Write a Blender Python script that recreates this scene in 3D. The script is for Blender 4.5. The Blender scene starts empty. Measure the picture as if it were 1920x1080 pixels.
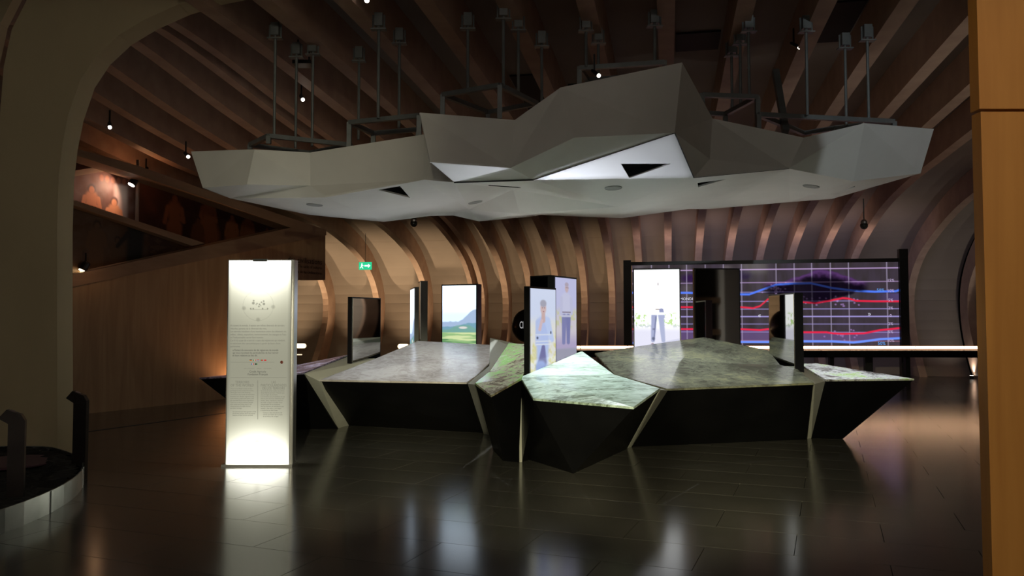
import bpy, bmesh, math, random
import numpy as np
from mathutils import Vector, Matrix
random.seed(7); rng = np.random.default_rng(7)
C = bpy.context.scene.collection
SC = bpy.context.scene

# ------------------------------------------------------------------ camera
H = 1.6; FPX = 1500.0; TAN = 65.0 / 1500.0
TH = math.atan(TAN)
cam_d = bpy.data.cameras.new('camera'); cam = bpy.data.objects.new('camera', cam_d); C.objects.link(cam)
cam.location = (0, 0, H); cam.rotation_euler = (math.pi / 2 + TH, 0, 0)
cam_d.sensor_width = 36.0; cam_d.lens = 36.0 * FPX / 1920.0; cam_d.clip_end = 200
SC.camera = cam
SC.view_settings.view_transform = 'Standard'
SC.view_settings.look = 'None'
SC.view_settings.gamma = 1.0
SC.view_settings.use_curve_mapping = False
SC.view_settings.exposure = 0.0
# ------------------------------------------------------------------ world: a windowless hall, almost black
w = bpy.data.worlds.new('world'); SC.world = w; w.use_nodes = True
w.node_tree.nodes['Background'].inputs[0].default_value = (0.9, 0.9, 1.0, 1)
w.node_tree.nodes['Background'].inputs[1].default_value = 0.0006

def lamp(kind, name, loc, target=None, energy=10, color=(1, 1, 1), size=0.1, angle=60, blend=0.5):
    d = bpy.data.lights.new(name, kind); o = bpy.data.objects.new(name, d); C.objects.link(o)
    o.location = loc; d.energy = energy; d.color = color
    if kind == 'AREA': d.size = size
    else: d.shadow_soft_size = size
    if kind == 'SPOT': d.spot_size = math.radians(angle); d.spot_blend = blend
    if target is not None:
        o.rotation_euler = (Vector(target) - Vector(loc)).to_track_quat('-Z', 'Y').to_euler()
    return o
WARM = (1.0, 0.71, 0.42); NEUT = (1.0, 0.9, 0.78); COOL = (0.86, 0.93, 1.0); AMBER = (1.0, 0.66, 0.28)
# unseen fill lamps added behind the viewer to lift the near surfaces
lamp('AREA', 'front_fill', (-2.0, -3.0, 5.2), (-2.0, 9.5, 1.2), 24, (1.0, 0.95, 0.82), 1.4)
lamp('AREA', 'front_fill', (4.5, -3.0, 5.2), (3.5, 9.5, 1.2), 24, (1.0, 0.95, 0.84), 1.4)
# added unseen spots brighten the canopy's two wings
lamp('SPOT', 'wing_fill', (-0.5, -3.0, 4.4), (-2.75, 9.8, 3.5), 620, (1.0, 0.93, 0.62), 0.05, 20, 1.0)
lamp('SPOT', 'wing_fill', (3.4, -3.0, 4.4), (3.75, 9.4, 3.5), 900, (0.88, 0.97, 1.0), 0.05, 27, 1.0)
# extra spots added behind the viewer to brighten the tables' cream fins
for tx, ty, sx in ((-2.3, 11.2, 0.0), (-0.2, 10.3, 0.4), (1.9, 9.6, -0.4), (4.0, 10.4, -2.2)):
    lamp('SPOT', 'fin_fill', (sx, -3.5, 3.0), (tx, ty, 0.25), 3300, (1.0, 0.92, 0.60), 0.05, 15, 0.5)
# warm downlight on the birch panel beside the viewer
lamp('SPOT', 'panel_spot', (0.9, 0.4, 3.6), (2.0, 3.0, 1.4), 75, AMBER, 0.06, 60, 0.6)

# ------------------------------------------------------------------ geometry helpers
FW = Vector((0, math.cos(TH), math.sin(TH))); UP = Vector((0, -math.sin(TH), math.cos(TH))); RT = Vector((1, 0, 0))
CAM = Vector((0, 0, H))
def ray(px, py): return FW + RT * ((px - 960.0) / FPX) + UP * ((540.0 - py) / FPX)
def at(px, py, Y):
    r = ray(px, py); return CAM + r * (Y / r.y)
def atz(px, py, Z=0.0):
    r = ray(px, py); return CAM + r * ((Z - H) / r.z)
def on_plane(px, py, p0, n):
    r = ray(px, py); return CAM + r * ((Vector(p0) - CAM).dot(n) / r.dot(n))

def link(o, parent=None):
    C.objects.link(o)
    if parent is not None:
        o.parent = parent
        if parent.parent is None: o.location = -parent.location
    return o
def mesh_obj(name, verts, faces, mat, parent=None, smooth=False):
    m = bpy.data.meshes.new(name)
    m.from_pydata([tuple(v) for v in verts], [], faces); m.update()
    bm = bmesh.new(); bm.from_mesh(m); bmesh.ops.recalc_face_normals(bm, faces=bm.faces); bm.to_mesh(m); bm.free()
    if smooth: m.polygons.foreach_set('use_smooth', [True] * len(m.polygons))
    if mat: m.materials.append(mat)
    return link(bpy.data.objects.new(name, m), parent)
def bm_obj(name, bm, mat, parent=None, smooth=False):
    m = bpy.data.meshes.new(name); bm.to_mesh(m); bm.free()
    if smooth: m.polygons.foreach_set('use_smooth', [True] * len(m.polygons))
    if mat: m.materials.append(mat)
    return link(bpy.data.objects.new(name, m), parent)
def thing(name, label, cat, loc=(0, 0, 0), group=None):
    o = bpy.data.objects.new(name, None); C.objects.link(o); o.location = loc; o.empty_display_size = 0.1
    o['label'] = label; o['category'] = cat
    if group: o['group'] = group
    return o
def tag(o, label, cat, group=None):
    o['label'] = label; o['category'] = cat
    if group: o['group'] = group
    return o
def structure(o): o['kind'] = 'structure'; return o

class MB:
    """collects solids into one mesh"""
    def __init__(s): s.v = []; s.f = []
    def add(s, verts, faces):
        k = len(s.v); s.v += [Vector(v) for v in verts]; s.f += [tuple(i + k for i in f) for f in faces]; return s
    def box(s, c, sx, sy, sz, ax=None):
        c = Vector(c); X, Y, Z = ax or (Vector((1, 0, 0)), Vector((0, 1, 0)), Vector((0, 0, 1)))
        vs = [c + X * (sx / 2 * a) + Y * (sy / 2 * b) + Z * (sz / 2 * d) for d in (-1, 1) for b in (-1, 1) for a in (-1, 1)]
        return s.add(vs, [(0, 2, 3, 1), (4, 5, 7, 6), (0, 1, 5, 4), (2, 6, 7, 3), (0, 4, 6, 2), (1, 3, 7, 5)])
    def bar(s, a, b, wd, ht=None):
        a = Vector(a); b = Vector(b); d = b - a; L = d.length; d = d.normalized()
        up = Vector((0, 0, 1)) if abs(d.z) < 0.9 else Vector((1, 0, 0))
        x = d.cross(up).normalized(); z = x.cross(d).normalized()
        return s.box((a + b) / 2, wd, L, ht or wd, (x, d, z))
    def tube(s, a, b, r, n=10, r2=None):
        a = Vector(a); b = Vector(b); d = (b - a).normalized(); r2 = r if r2 is None else r2
        up = Vector((0, 0, 1)) if abs(d.z) < 0.9 else Vector((1, 0, 0))
        x = d.cross(up).normalized(); y = d.cross(x)
        ring = [(math.cos(2 * math.pi * i / n), math.sin(2 * math.pi * i / n)) for i in range(n)]
        vs = [a + (x * c + y * q) * r for c, q in ring] + [b + (x * c + y * q) * r2 for c, q in ring]
        fs = [(i, (i + 1) % n, n + (i + 1) % n, n + i) for i in range(n)] + [tuple(range(n))[::-1], tuple(range(n, 2 * n))]
        return s.add(vs, fs)
    def prism(s, poly, off):
        """planar polygon pushed along off"""
        n = len(poly); off = Vector(off)
        vs = [Vector(p) for p in poly] + [Vector(p) + off for p in poly]
        return s.add(vs, [tuple(range(n)), tuple(range(2 * n - 1, n - 1, -1))] + [(i, (i + 1) % n, n + (i + 1) % n, n + i) for i in range(n)])
    def lathe(s, c, prof, n=20, ax=None):
        c = Vector(c); X, Y, Z = ax or (Vector((1, 0, 0)), Vector((0, 1, 0)), Vector((0, 0, 1)))
        vs = []; fs = []
        for r, z in prof:
            for i in range(n):
                a = 2 * math.pi * i / n; vs.append(c + X * (r * math.cos(a)) + Y * (r * math.sin(a)) + Z * z)
        for k in range(len(prof) - 1):
            for i in range(n):
                fs.append((k * n + i, k * n + (i + 1) % n, (k + 1) * n + (i + 1) % n, (k + 1) * n + i))
        fs.append(tuple(range(n))[::-1]); fs.append(tuple(range((len(prof) - 1) * n, len(prof) * n)))
        return s.add(vs, fs)
    def build(s, name, mat, parent=None, smooth=False): return mesh_obj(name, s.v, s.f, mat, parent, smooth)

def hull(name, pts, mat, parent):
    bm = bmesh.new()
    for p in pts: bm.verts.new(p)
    r = bmesh.ops.convex_hull(bm, input=bm.verts)
    bmesh.ops.delete(bm, geom=[e for e in r['geom_interior'] if isinstance(e, bmesh.types.BMVert)], context='VERTS')
    bmesh.ops.recalc_face_normals(bm, faces=bm.faces)
    return bm_obj(name, bm, mat, parent)
def poly_slab(name, poly, off, mat, parent): return MB().prism(poly, off).build(name, mat, parent)

# ------------------------------------------------------------------ materials
def principled(name, col, rough=0.5, metal=0.0, spec=0.5, emis=None, strength=0.0):
    m = bpy.data.materials.new(name); m.use_nodes = True
    b = m.node_tree.nodes['Principled BSDF']
    b.inputs['Base Color'].default_value = (*col, 1); b.inputs['Roughness'].default_value = rough
    b.inputs['Metallic'].default_value = metal; b.inputs['Specular IOR Level'].default_value = spec
    if emis: b.inputs['Emission Color'].default_value = (*emis, 1); b.inputs['Emission Strength'].default_value = strength
    return m
def N(m, t, **kw):
    n = m.node_tree.nodes.new(t)
    for k, v in kw.items(): setattr(n, k, v)
    return n
def noisy(name, c1, c2, rough, scale=(4, 4, 4), detail=5, metal=0.0, bump=0.0, spec=0.5, lo=0.35, hi=0.65, rough_var=0.0, dist=0.0):
    m = principled(name, c1, rough, metal, spec); L = m.node_tree.links; b = m.node_tree.nodes['Principled BSDF']
    tc = N(m, 'ShaderNodeTexCoord'); mp = N(m, 'ShaderNodeMapping'); mp.inputs['Scale'].default_value = scale
    nz = N(m, 'ShaderNodeTexNoise'); nz.inputs['Scale'].default_value = 1.0; nz.inputs['Detail'].default_value = detail; nz.inputs['Distortion'].default_value = dist
    cr = N(m, 'ShaderNodeValToRGB'); cr.color_ramp.elements[0].position = lo; cr.color_ramp.elements[1].position = hi
    cr.color_ramp.elements[0].color = (*c1, 1); cr.color_ramp.elements[1].color = (*c2, 1)
    L.new(tc.outputs['Object'], mp.inputs[0]); L.new(mp.outputs[0], nz.inputs['Vector'])
    L.new(nz.outputs[0], cr.inputs[0]); L.new(cr.outputs[0], b.inputs['Base Color'])
    if rough_var:
        mr = N(m, 'ShaderNodeMapRange'); mr.inputs[3].default_value = rough - rough_var; mr.inputs[4].default_value = rough + rough_var
        L.new(nz.outputs[0], mr.inputs[0]); L.new(mr.outputs[0], b.inputs['Roughness'])
    if bump:
        bp = N(m, 'ShaderNodeBump'); bp.inputs['Strength'].default_value = bump; bp.inputs['Distance'].default_value = 0.01
        L.new(nz.outputs[0], bp.inputs['Height']); L.new(bp.outputs[0], b.inputs['Normal'])
    return m
def glow(name, col, strength): return principled(name, (0.02, 0.02, 0.02), 0.4, 0, 0.3, col, strength)

M_rib = noisy('glulam_timber', (0.43, 0.29, 0.215), (0.52, 0.36, 0.27), 0.6, (3, 3, 3), 4)
M_ribside = M_rib
M_shell = noisy('vault_plaster', (0.27, 0.225, 0.19), (0.31, 0.26, 0.22), 0.7, (0.7, 0.7, 0.7), 3)
M_back = principled('vault_backing', (0.05, 0.045, 0.04), 0.8)
M_hatch = principled('hatch_black', (0.004, 0.004, 0.004), 0.7)
M_ply = noisy('plywood', (0.40, 0.25, 0.13), (0.50, 0.33, 0.18), 0.55, (5, 5, 0.5), 6, dist=1.2)
M_beam = noisy('timber_edging', (0.30, 0.19, 0.115), (0.37, 0.24, 0.15), 0.55, (1.5, 1.5, 8), 4)
M_birch = noisy('birch_veneer', (0.44, 0.20, 0.035), (0.52, 0.25, 0.05), 0.5, (14, 14, 0.8), 6, dist=0.6)
M_arch = noisy('arch_plaster', (0.56, 0.455, 0.275), (0.62, 0.51, 0.31), 0.75, (1.2, 1.2, 0.6), 5)
M_canopy = noisy('canopy_white_board', (0.74, 0.735, 0.71), (0.77, 0.765, 0.74), 0.55, (3, 3, 3), 2)
M_dark = principled('recess_black', (0.006, 0.006, 0.006), 0.6)
M_grille = noisy('speaker_mesh', (0.30, 0.31, 0.30), (0.36, 0.37, 0.36), 0.6, (220, 220, 220), 1)
M_steel = noisy('painted_steel', (0.15, 0.165, 0.17), (0.19, 0.205, 0.21), 0.45, (6, 6, 6), 3, metal=0.3)
M_black = noisy('black_lacquer', (0.004, 0.004, 0.0045), (0.006, 0.006, 0.0065), 0.4, (2, 2, 2), 2, spec=0.12)
M_frame = principled('screen_black', (0.008, 0.008, 0.009), 0.3)
M_cream = noisy('cream_laminate', (0.74, 0.74, 0.62), (0.78, 0.78, 0.66), 0.5, (3, 3, 3), 2)
M_mirror = principled('dark_mirror', (0.52, 0.52, 0.50), 0.03, 1.0)
M_floor = noisy('stone_tile', (0.082, 0.078, 0.067), (0.098, 0.093, 0.08), 0.17, (1.3, 1.3, 1.3), 5, spec=0.9, rough_var=0.02)
M_joint = principled('tile_joint', (0.025, 0.025, 0.023), 0.6)
M_galv = noisy('galvanised_steel', (0.42, 0.45, 0.43), (0.52, 0.55, 0.53), 0.38, (5, 5, 5), 4, metal=0.9, bump=0.05)
M_soil = noisy('dark_gravel', (0.010, 0.009, 0.008), (0.022, 0.02, 0.018), 0.85, (30, 30, 30), 4, bump=0.6)
M_bronze = noisy('dark_bronze', (0.030, 0.024, 0.022), (0.042, 0.033, 0.03), 0.35, (8, 8, 8), 3, metal=0.6)
M_disc = principled('mauve_disc', (0.16, 0.08, 0.10), 0.6)
M_alu = principled('aluminium', (0.5, 0.5, 0.5), 0.35, 0.9)
M_bulb = glow('lamp_lens', (1.0, 0.93, 0.8), 12.0)
M_bulbwarm = glow('lamp_lens_warm', (1.0, 0.7, 0.35), 12.0)
M_oval = glow('wall_light_glow', (1.0, 0.78, 0.45), 3.2)
M_bar = glow('bar_light_strip', (1.0, 0.58, 0.33), 12.5)
M_barrim = glow('bar_light_rim', (1.0, 0.60, 0.38), 0.55)
M_white = glow('white_print_glow', (0.85, 0.85, 1.0), 0.9)
M_bluep = glow('blue_print_glow', (0.15, 0.42, 1.0), 0.9)
M_pinkp = glow('pale_violet_print_glow', (0.72, 0.58, 0.9), 0.75)
M_ink = principled('printed_ink', (0.09, 0.09, 0.08), 0.6, 0, 0.3, (0.30, 0.30, 0.24), 0.5)
M_inkdark = principled('printed_ink_dark', (0.03, 0.03, 0.03), 0.6, 0, 0.3, (0.16, 0.16, 0.13), 0.5)
M_walltext = principled('wall_lettering', (0.05, 0.03, 0.02), 0.6)
M_green = glow('exit_green', (0.02, 0.55, 0.25), 1.2)
M_exitw = glow('exit_white', (0.75, 1.0, 0.85), 1.3)

def painted(name, emission=True, strength=1.0, rough=0.12, base=0.01, spec=0.5):
    m = principled(name, (base, base, base), rough, 0, spec); b = m.node_tree.nodes['Principled BSDF']; L = m.node_tree.links
    a = N(m, 'ShaderNodeVertexColor'); a.layer_name = 'Col'
    if emission:
        L.new(a.outputs[0], b.inputs['Emission Color']); b.inputs['Emission Strength'].default_value = strength
    else: L.new(a.outputs[0], b.inputs['Base Color'])
    return m
M_screen = painted('screen_image', True, 1.0)
M_graph = painted('graph_image', True, 1.0, 0.06, 0.003, 0.22)
M_lightbox = painted('lightbox_print', True, 1.0, 0.4)
M_mural = painted('printed_mural', False, rough=0.5)

def lin(c):
    c = np.asarray(c, float) / 255.0; return np.where(c <= 0.04045, c / 12.92, ((c + 0.055) / 1.055) ** 2.4)
def paint_panel(name, o, ux, uz, func, nx, nz, mat, parent):
    """flat picture: o = top-left corner, ux along the width, uz down the height"""
    o = np.array(o); ux = np.array(ux); uz = np.array(uz)
    u = np.linspace(0, 1, nx + 1); v = np.linspace(0, 1, nz + 1)
    U, V = np.meshgrid(u, v)
    P = o + U[..., None] * ux + V[..., None] * uz
    idx = np.arange((nx + 1) * (nz + 1)).reshape(nz + 1, nx + 1)
    F = np.stack([idx[:-1, :-1], idx[1:, :-1], idx[1:, 1:], idx[:-1, 1:]], -1).reshape(-1, 4)
    m = bpy.data.meshes.new(name)
    m.vertices.add(P.size // 3); m.vertices.foreach_set('co', P.reshape(-1))
    m.loops.add(F.size); m.loops.foreach_set('vertex_index', F.reshape(-1).astype(np.int32))
    m.polygons.add(len(F)); m.polygons.foreach_set('loop_start', np.arange(0, F.size, 4, dtype=np.int32))
    m.update(calc_edges=True); m.validate()
    col = func(U, V); A = np.ones((nz + 1, nx + 1, 4)); A[..., :3] = col
    ca = m.color_attributes.new('Col', 'FLOAT_COLOR', 'POINT'); ca.data.foreach_set('color', A.reshape(-1))
    m.materials.append(mat)
    return link(bpy.data.objects.new(name, m), parent)
def sm(x, a, b):
    t = np.clip((x - a) / (b - a), 0, 1); return t * t * (3 - 2 * t)
def ell(U, V, cx, cy, rx, ry, s=0.25): return 1 - sm(np.sqrt(((U - cx) / rx) ** 2 + ((V - cy) / ry) ** 2), 1 - s, 1 + s)
def cap(U, V, x1, y1, x2, y2, r1, r2=None, asp=1.0, s=0.3):
    r2 = r1 if r2 is None else r2; dx, dy = (x2 - x1), (y2 - y1) * asp
    px, py = U - x1, (V - y1) * asp; t = np.clip((px * dx + py * dy) / (dx * dx + dy * dy + 1e-9), 0, 1)
    d = np.sqrt((px - t * dx) ** 2 + (py - t * dy) ** 2) / (r1 + (r2 - r1) * t)
    return 1 - sm(d, 1 - s, 1 + s)
def rect(U, V, u0, v0, u1, v1, s=0.01): return sm(U, u0 - s, u0 + s) * (1 - sm(U, u1 - s, u1 + s)) * sm(V, v0 - s, v0 + s) * (1 - sm(V, v1 - s, v1 + s))
def noise2(U, V, fx, fy, seed=0, octv=4):
    r = np.random.default_rng(seed); out = np.zeros_like(U); amp = 1.0; tot = 0
    for k in range(octv):
        gx, gy = int(fx * 2 ** k) + 2, int(fy * 2 ** k) + 2
        g = r.random((gy + 1, gx + 1)); x = U * (gx - 1); y = V * (gy - 1)
        x = np.clip(x, 0, gx - 1e-6); y = np.clip(y, 0, gy - 1e-6)
        i = x.astype(int); j = y.astype(int); fx_ = x - i; fy_ = y - j; fx_ = fx_ * fx_ * (3 - 2 * fx_); fy_ = fy_ * fy_ * (3 - 2 * fy_)
        out += amp * (g[j, i] * (1 - fx_) * (1 - fy_) + g[j, i + 1] * fx_ * (1 - fy_) + g[j + 1, i] * (1 - fx_) * fy_ + g[j + 1, i + 1] * fx_ * fy_)
        tot += amp; amp *= 0.5
    return out / tot
def mixc(A, col, w): return A * (1 - w[..., None]) + np.asarray(col) * w[..., None]
def flat(U, col): return np.zeros(U.shape + (3,)) + np.asarray(col)

def text(body, loc, xa, ya, size, mat, parent, align='LEFT', name='lettering', spacing=1.0, width=1.0):
    d = bpy.data.curves.new(name, 'FONT'); d.body = body; d.size = size; d.align_x = align; d.align_y = 'TOP'
    d.extrude = 0.0008; d.space_line = spacing; d.resolution_u = 2
    o = bpy.data.objects.new(name, d); d.materials.append(mat)
    xa = Vector(xa).normalized(); ya = Vector(ya).normalized(); za = xa.cross(ya)
    m = Matrix((xa * width, ya, za)).transposed().to_4x4(); m.translation = Vector(loc)
    C.objects.link(o)
    me = bpy.data.meshes.new_from_object(o); bpy.data.objects.remove(o); bpy.data.curves.remove(d)
    o = bpy.data.objects.new(name, me); me.name = name
    if not me.materials: me.materials.append(mat)
    C.objects.link(o)
    if parent is not None:
        o.parent = parent
        if parent.parent is None: m.translation = Vector(loc) - parent.location
    o.matrix_local = m
    if ' ' in body.strip(): o['kind'] = 'stuff'
    return o

# ------------------------------------------------------------------ floor of long stone tiles
floor = structure(MB().box((1, 15, -0.06), 44, 40, 0.09).build('floor', M_joint))
ang = math.radians(21.6); E1 = Vector((math.cos(ang), -math.sin(ang), 0)); E2 = Vector((math.sin(ang), math.cos(ang), 0))
TL, TW, GAP = 1.2, 0.6, 0.005
tm = bpy.data.meshes.new('tile')
tb = MB().box((0, 0, -0.0075), TL - GAP, TW - GAP, 0.015, (E1, E2, Vector((0, 0, 1))))
tm.from_pydata([tuple(v) for v in tb.v], [], tb.f); tm.update(); tm.materials.append(M_floor)
cells = []
for j in range(-20, 60):
    for i in range(-30, 30):
        p = E1 * ((i + (0.5 if j % 2 else 0.0)) * TL + 0.35) + E2 * (j * TW + 0.2)
        if -1 < p.y < 33 and -19 < p.x < 19: cells.append(p)
def seen(p):
    if p.y < 3.2: return False
    px = 960 + 1500 * p.x / p.y
    return -60 < px < 1980
cells.sort(key=lambda p: (0 if seen(p) else 1, p.length))
for p in cells[:290]:
    o = bpy.data.objects.new('tile', tm); C.objects.link(o); o.parent = floor; o.location = p
rest = MB()
for p in cells[290:]: rest.box(p + Vector((0, 0, -0.0075)), TL - GAP, TW - GAP, 0.015, (E1, E2, Vector((0, 0, 1))))
rt = rest.build('distant_tiles', M_floor, floor); rt['kind'] = 'stuff'
groove = structure(MB().bar(atz(60, 824) + Vector((0, 0, 0.002)), atz(440, 772) + Vector((0, 0, 0.002)), 0.03, 0.006).build('trim_1', M_joint))

# ------------------------------------------------------------------ vault of curved timber ribs
DV = Vector((0.192, 0.981, 0)); TV = Vector((0.981, -0.192, 0))
def catmull(pts, n=5):
    out = []
    P = [pts[0]] + list(pts) + [pts[-1]]
    for i in range(1, len(P) - 2):
        p0, p1, p2, p3 = [np.array(q, float) for q in P[i - 1:i + 3]]
        for k in range(n):
            t = k / n; out.append(0.5 * ((2 * p1) + (-p0 + p2) * t + (2 * p0 - 5 * p1 + 4 * p2 - p3) * t * t + (-p0 + 3 * p1 - 3 * p2 + p3) * t ** 3))
    out.append(np.array(pts[-1], float)); return out
WALLP = [(25.6, 0), (26.3, 0.9), (26.7, 1.8), (26.6, 2.65), (25.75, 3.45), (24.4, 4.0), (22.3, 4.55), (20.0, 4.85), (17.5, 5.0), (15.0, 5.13), (12.5, 5.23), (9.6, 5.32)]
LEFTP = [(25.6, 0), (26.3, 0.9), (26.7, 1.8), (26.6, 2.65), (25.75, 3.45), (24.4, 4.0), (22.3, 4.45), (20.0, 4.65), (17.5, 4.78), (15.0, 4.88), (12.3, 5.18), (9.9, 5.55)]
def profile(t):
    sh = 0.7 * max(0, t - 7.3); wl = min(1.0, max(0.0, (-t - 5.0) / 2.5))
    p = [(a[0] * (1 - wl) + b[0] * wl - sh * min(1, a[0] / 20), a[1] * (1 - wl) + b[1] * wl) for a, b in zip(WALLP, LEFTP)]
    if t < -6.5: p += [(8.9, p[-1][1] - 0.05), (8.2, p[-1][1] - 0.35), (7.7, p[-1][1] - 0.8)]
    else: p += [(6.5, p[-1][1] + 0.02), (3.0, p[-1][1] + 0.02)]
    p = catmull(p, 4)
    if t < -6.5: p = [q for q in p if q[0] * 0.981 - 0.192 * t > 9.72]
    return p
def w3(s, t, z): return DV * s + TV * t + Vector((0, 0, z))
def offs(p, d):
    p = [np.array(q) for q in p]; out = []
    for i in range(len(p)):
        a = p[max(0, i - 1)]; b = p[min(len(p) - 1, i + 1)]; tg = b - a; tg = tg / (np.linalg.norm(tg) + 1e-9)
        out.append(p[i] + np.array([tg[1], -tg[0]]) * d)
    return out
VAULT = None
RIBS = [-14.7, -12.9, -12.0, -11.05, -10.1, -9.2, -8.3, -7.36, -6.62, -6.26, -5.45, -4.6] + [0.92 * n for n in range(-4, 7)] + [7.36, 8.75, 10.3, 11.9, 13.6, 15.3]
FULL = {-14.7, -12.0, -10.1, -8.3, -6.62, -6.26, -5.45, 7.36, 8.75, 10.3, 11.9, 13.6, 15.3}
wall_back = structure(MB().box(w3(28.4, -2, 1.5), 30, 0.1, 3.4, (TV, DV, Vector((0, 0, 1)))).build('wall_back', M_back))
ceiling = structure(MB().box(w3(14, -2, 6.35), 30, 29, 0.1, (TV, DV, Vector((0, 0, 1)))).build('ceiling', M_back))
def sweep(pin, pout, t0, t1):
    n = len(pin); v = []; f = []
    for k in range(n):
        v += [w3(pin[k][0], t0, max(0, pin[k][1])), w3(pin[k][0], t1, max(0, pin[k][1])), w3(pout[k][0], t1, max(0, pout[k][1])), w3(pout[k][0], t0, max(0, pout[k][1]))]
    for k in range(n - 1):
        a = 4 * k; b = a + 4
        for i in range(4): f.append((a + i, a + (i + 1) % 4, b + (i + 1) % 4, b + i))
    f += [(0, 1, 2, 3), (4 * n - 1, 4 * n - 2, 4 * n - 3, 4 * n - 4)]
    return v, f
RW = 0.21
for t in RIBS:
    p = profile(t); dep = 0.62; rw = RW * (0.75 if t in (-6.62, -6.26) else 1.0)
    if t < -4.8 and t not in FULL:      # lesser ribs start above the wall bays
        k0 = 27; p = p[k0:]
    v, f = sweep(p, offs(p, dep), t - rw / 2, t + rw / 2)
    mesh_obj('rib', v, f, M_rib, ceiling)
edges = [-16.6] + [t for t in RIBS if t >= -4.8 or t in FULL] + [17.0]
edges.sort()
for a, b in zip(edges[:-1], edges[1:]):
    pa = offs(profile((a + b) / 2), 0.60); pb = offs(profile((a + b) / 2), 0.64)
    for k0, k1, par in ((0, 10, wall_back), (10, 18, wall_back), (18, 30, ceiling), (30, 44, ceiling), (44, 99, ceiling)):
        k1 = min(k1, len(pa) - 1)
        if k1 - k0 < 1: continue
        qa = [np.array(x) for x in pa[k0:k1 + 1]]; qb = [np.array(x) for x in pb[k0:k1 + 1]]
        if k0 > 0: qa[0] = qa[0] * 0.985 + qa[1] * 0.015; qb[0] = qb[0] * 0.985 + qb[1] * 0.015
        v, f = sweep(qa, qb, a + 0.003, b - 0.003)
        mesh_obj('panel', v, f, M_shell, par)

# dark service hatches let into the vault
for t0, t1, s0, s1 in ((1.98, 2.62, 10.6, 12.6), (0.14, 0.78, 11.2, 12.6), (-2.62, -1.98, 13.0, 15.2), (-1.70, -1.06, 13.6, 14.8), (2.9, 3.54, 10.2, 11.6)):
    pp = [q for q in offs(profile(t0), 0.57) if s0 <= q[0] <= s1]; pq_ = [q for q in offs(profile(t0), 0.61) if s0 <= q[0] <= s1]
    if len(pp) < 2: continue
    v, f = sweep(pp, pq_, t0, t1); mesh_obj('service_hatch', v, f, M_hatch, ceiling)

# ------------------------------------------------------------------ near arch on the left
YA = 9.3
inner = [(107, 900), (107, 600), (107, 430), (110, 330), (117, 270), (128, 215), (150, 150), (180, 105), (222, 66), (272, 36), (335, 8), (400, -12), (480, -28), (600, -40), (760, -46)]
outer = [(-6, 905), (-6, 600), (-5, 400), (-3, 290), (1, 200), (7, 125), (22, 55), (50, 0), (85, -55), (140, -110), (220, -150), (330, -175), (450, -190), (600, -195), (760, -195)]
vs = []; fs = []; n = len(inner)
for a, b in zip(inner, outer):
    p = at(a[0], a[1], YA); q = at(b[0], b[1], YA)
    if a[1] >= 895: p.z = 0; q.z = 0
    vs += [p, q, q + Vector((0, 0.33, 0)), p + Vector((0, 0.33, 0))]
for k in range(n - 1):
    a = 4 * k; b = a + 4
    for i in range(4): fs.append((a + i, a + (i + 1) % 4, b + (i + 1) % 4, b + i))
fs += [(0, 1, 2, 3), (4 * n - 1, 4 * n - 2, 4 * n - 3, 4 * n - 4)]
arch = structure(mesh_obj('wall_left', vs, fs, M_arch))
pl = [at(b[0] - 22, b[1] - 10, 9.7) for b in outer[:10]]; pl[0].z = 0
pl += [Vector((-6.2, 9.7, 6.6)), Vector((-9.5, 9.7, 6.6)), Vector((-9.5, 9.7, 0))]
MB().prism(pl, (0, 0.15, 0)).build('recessed_panel', M_arch, arch)

# ------------------------------------------------------------------ near birch panel on the right
wr = structure(MB().prism([Vector((1.83, 3.06, 0)), Vector((3.5, 3.06, 0)), Vector((3.5, 3.6, 0)), Vector((2.3, 3.6, 0))], (0, 0, 4.81)).build('wall_right', M_back))
xl = 888.0 / 1500 * 3.0
MB().box((xl + 0.85, 3.03, 1.2), 1.7, 0.06, 2.398).build('panel', M_birch, wr)
MB().box((xl - 0.004 + 0.85, 3.03, 3.61), 1.7, 0.06, 2.4).build('panel', M_birch, wr)

# ------------------------------------------------------------------ the hall's other side, behind the viewer (seen in the mirrors)
wfr = structure(MB().box((1, -7.2, 2.7), 30, 0.2, 5.6).build('wall_front', M_back))
for k in range(-5, 7):
    MB().prism([Vector((k * 2.4 - 0.5, -7.1, 0)), Vector((k * 2.4 + 0.5, -7.1, 0)), Vector((k * 2.4 + 0.35, -6.5, 0)), Vector((k * 2.4 - 0.35, -6.5, 0))], (0, 0, 5.4)).build('pier', M_canopy, wfr)
for z in (2.55, 1.2):
    MB().box((1, -6.9, z), 30, 0.3, 0.24).build('cross_beam', M_beam, wfr)
lamp('AREA', 'pier_fill', (1.5, -4.6, 5.0), (1.5, -7.2, 1.0), 600, NEUT, 1.5)  # unseen lamp added to light the piers for the mirrors

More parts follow.
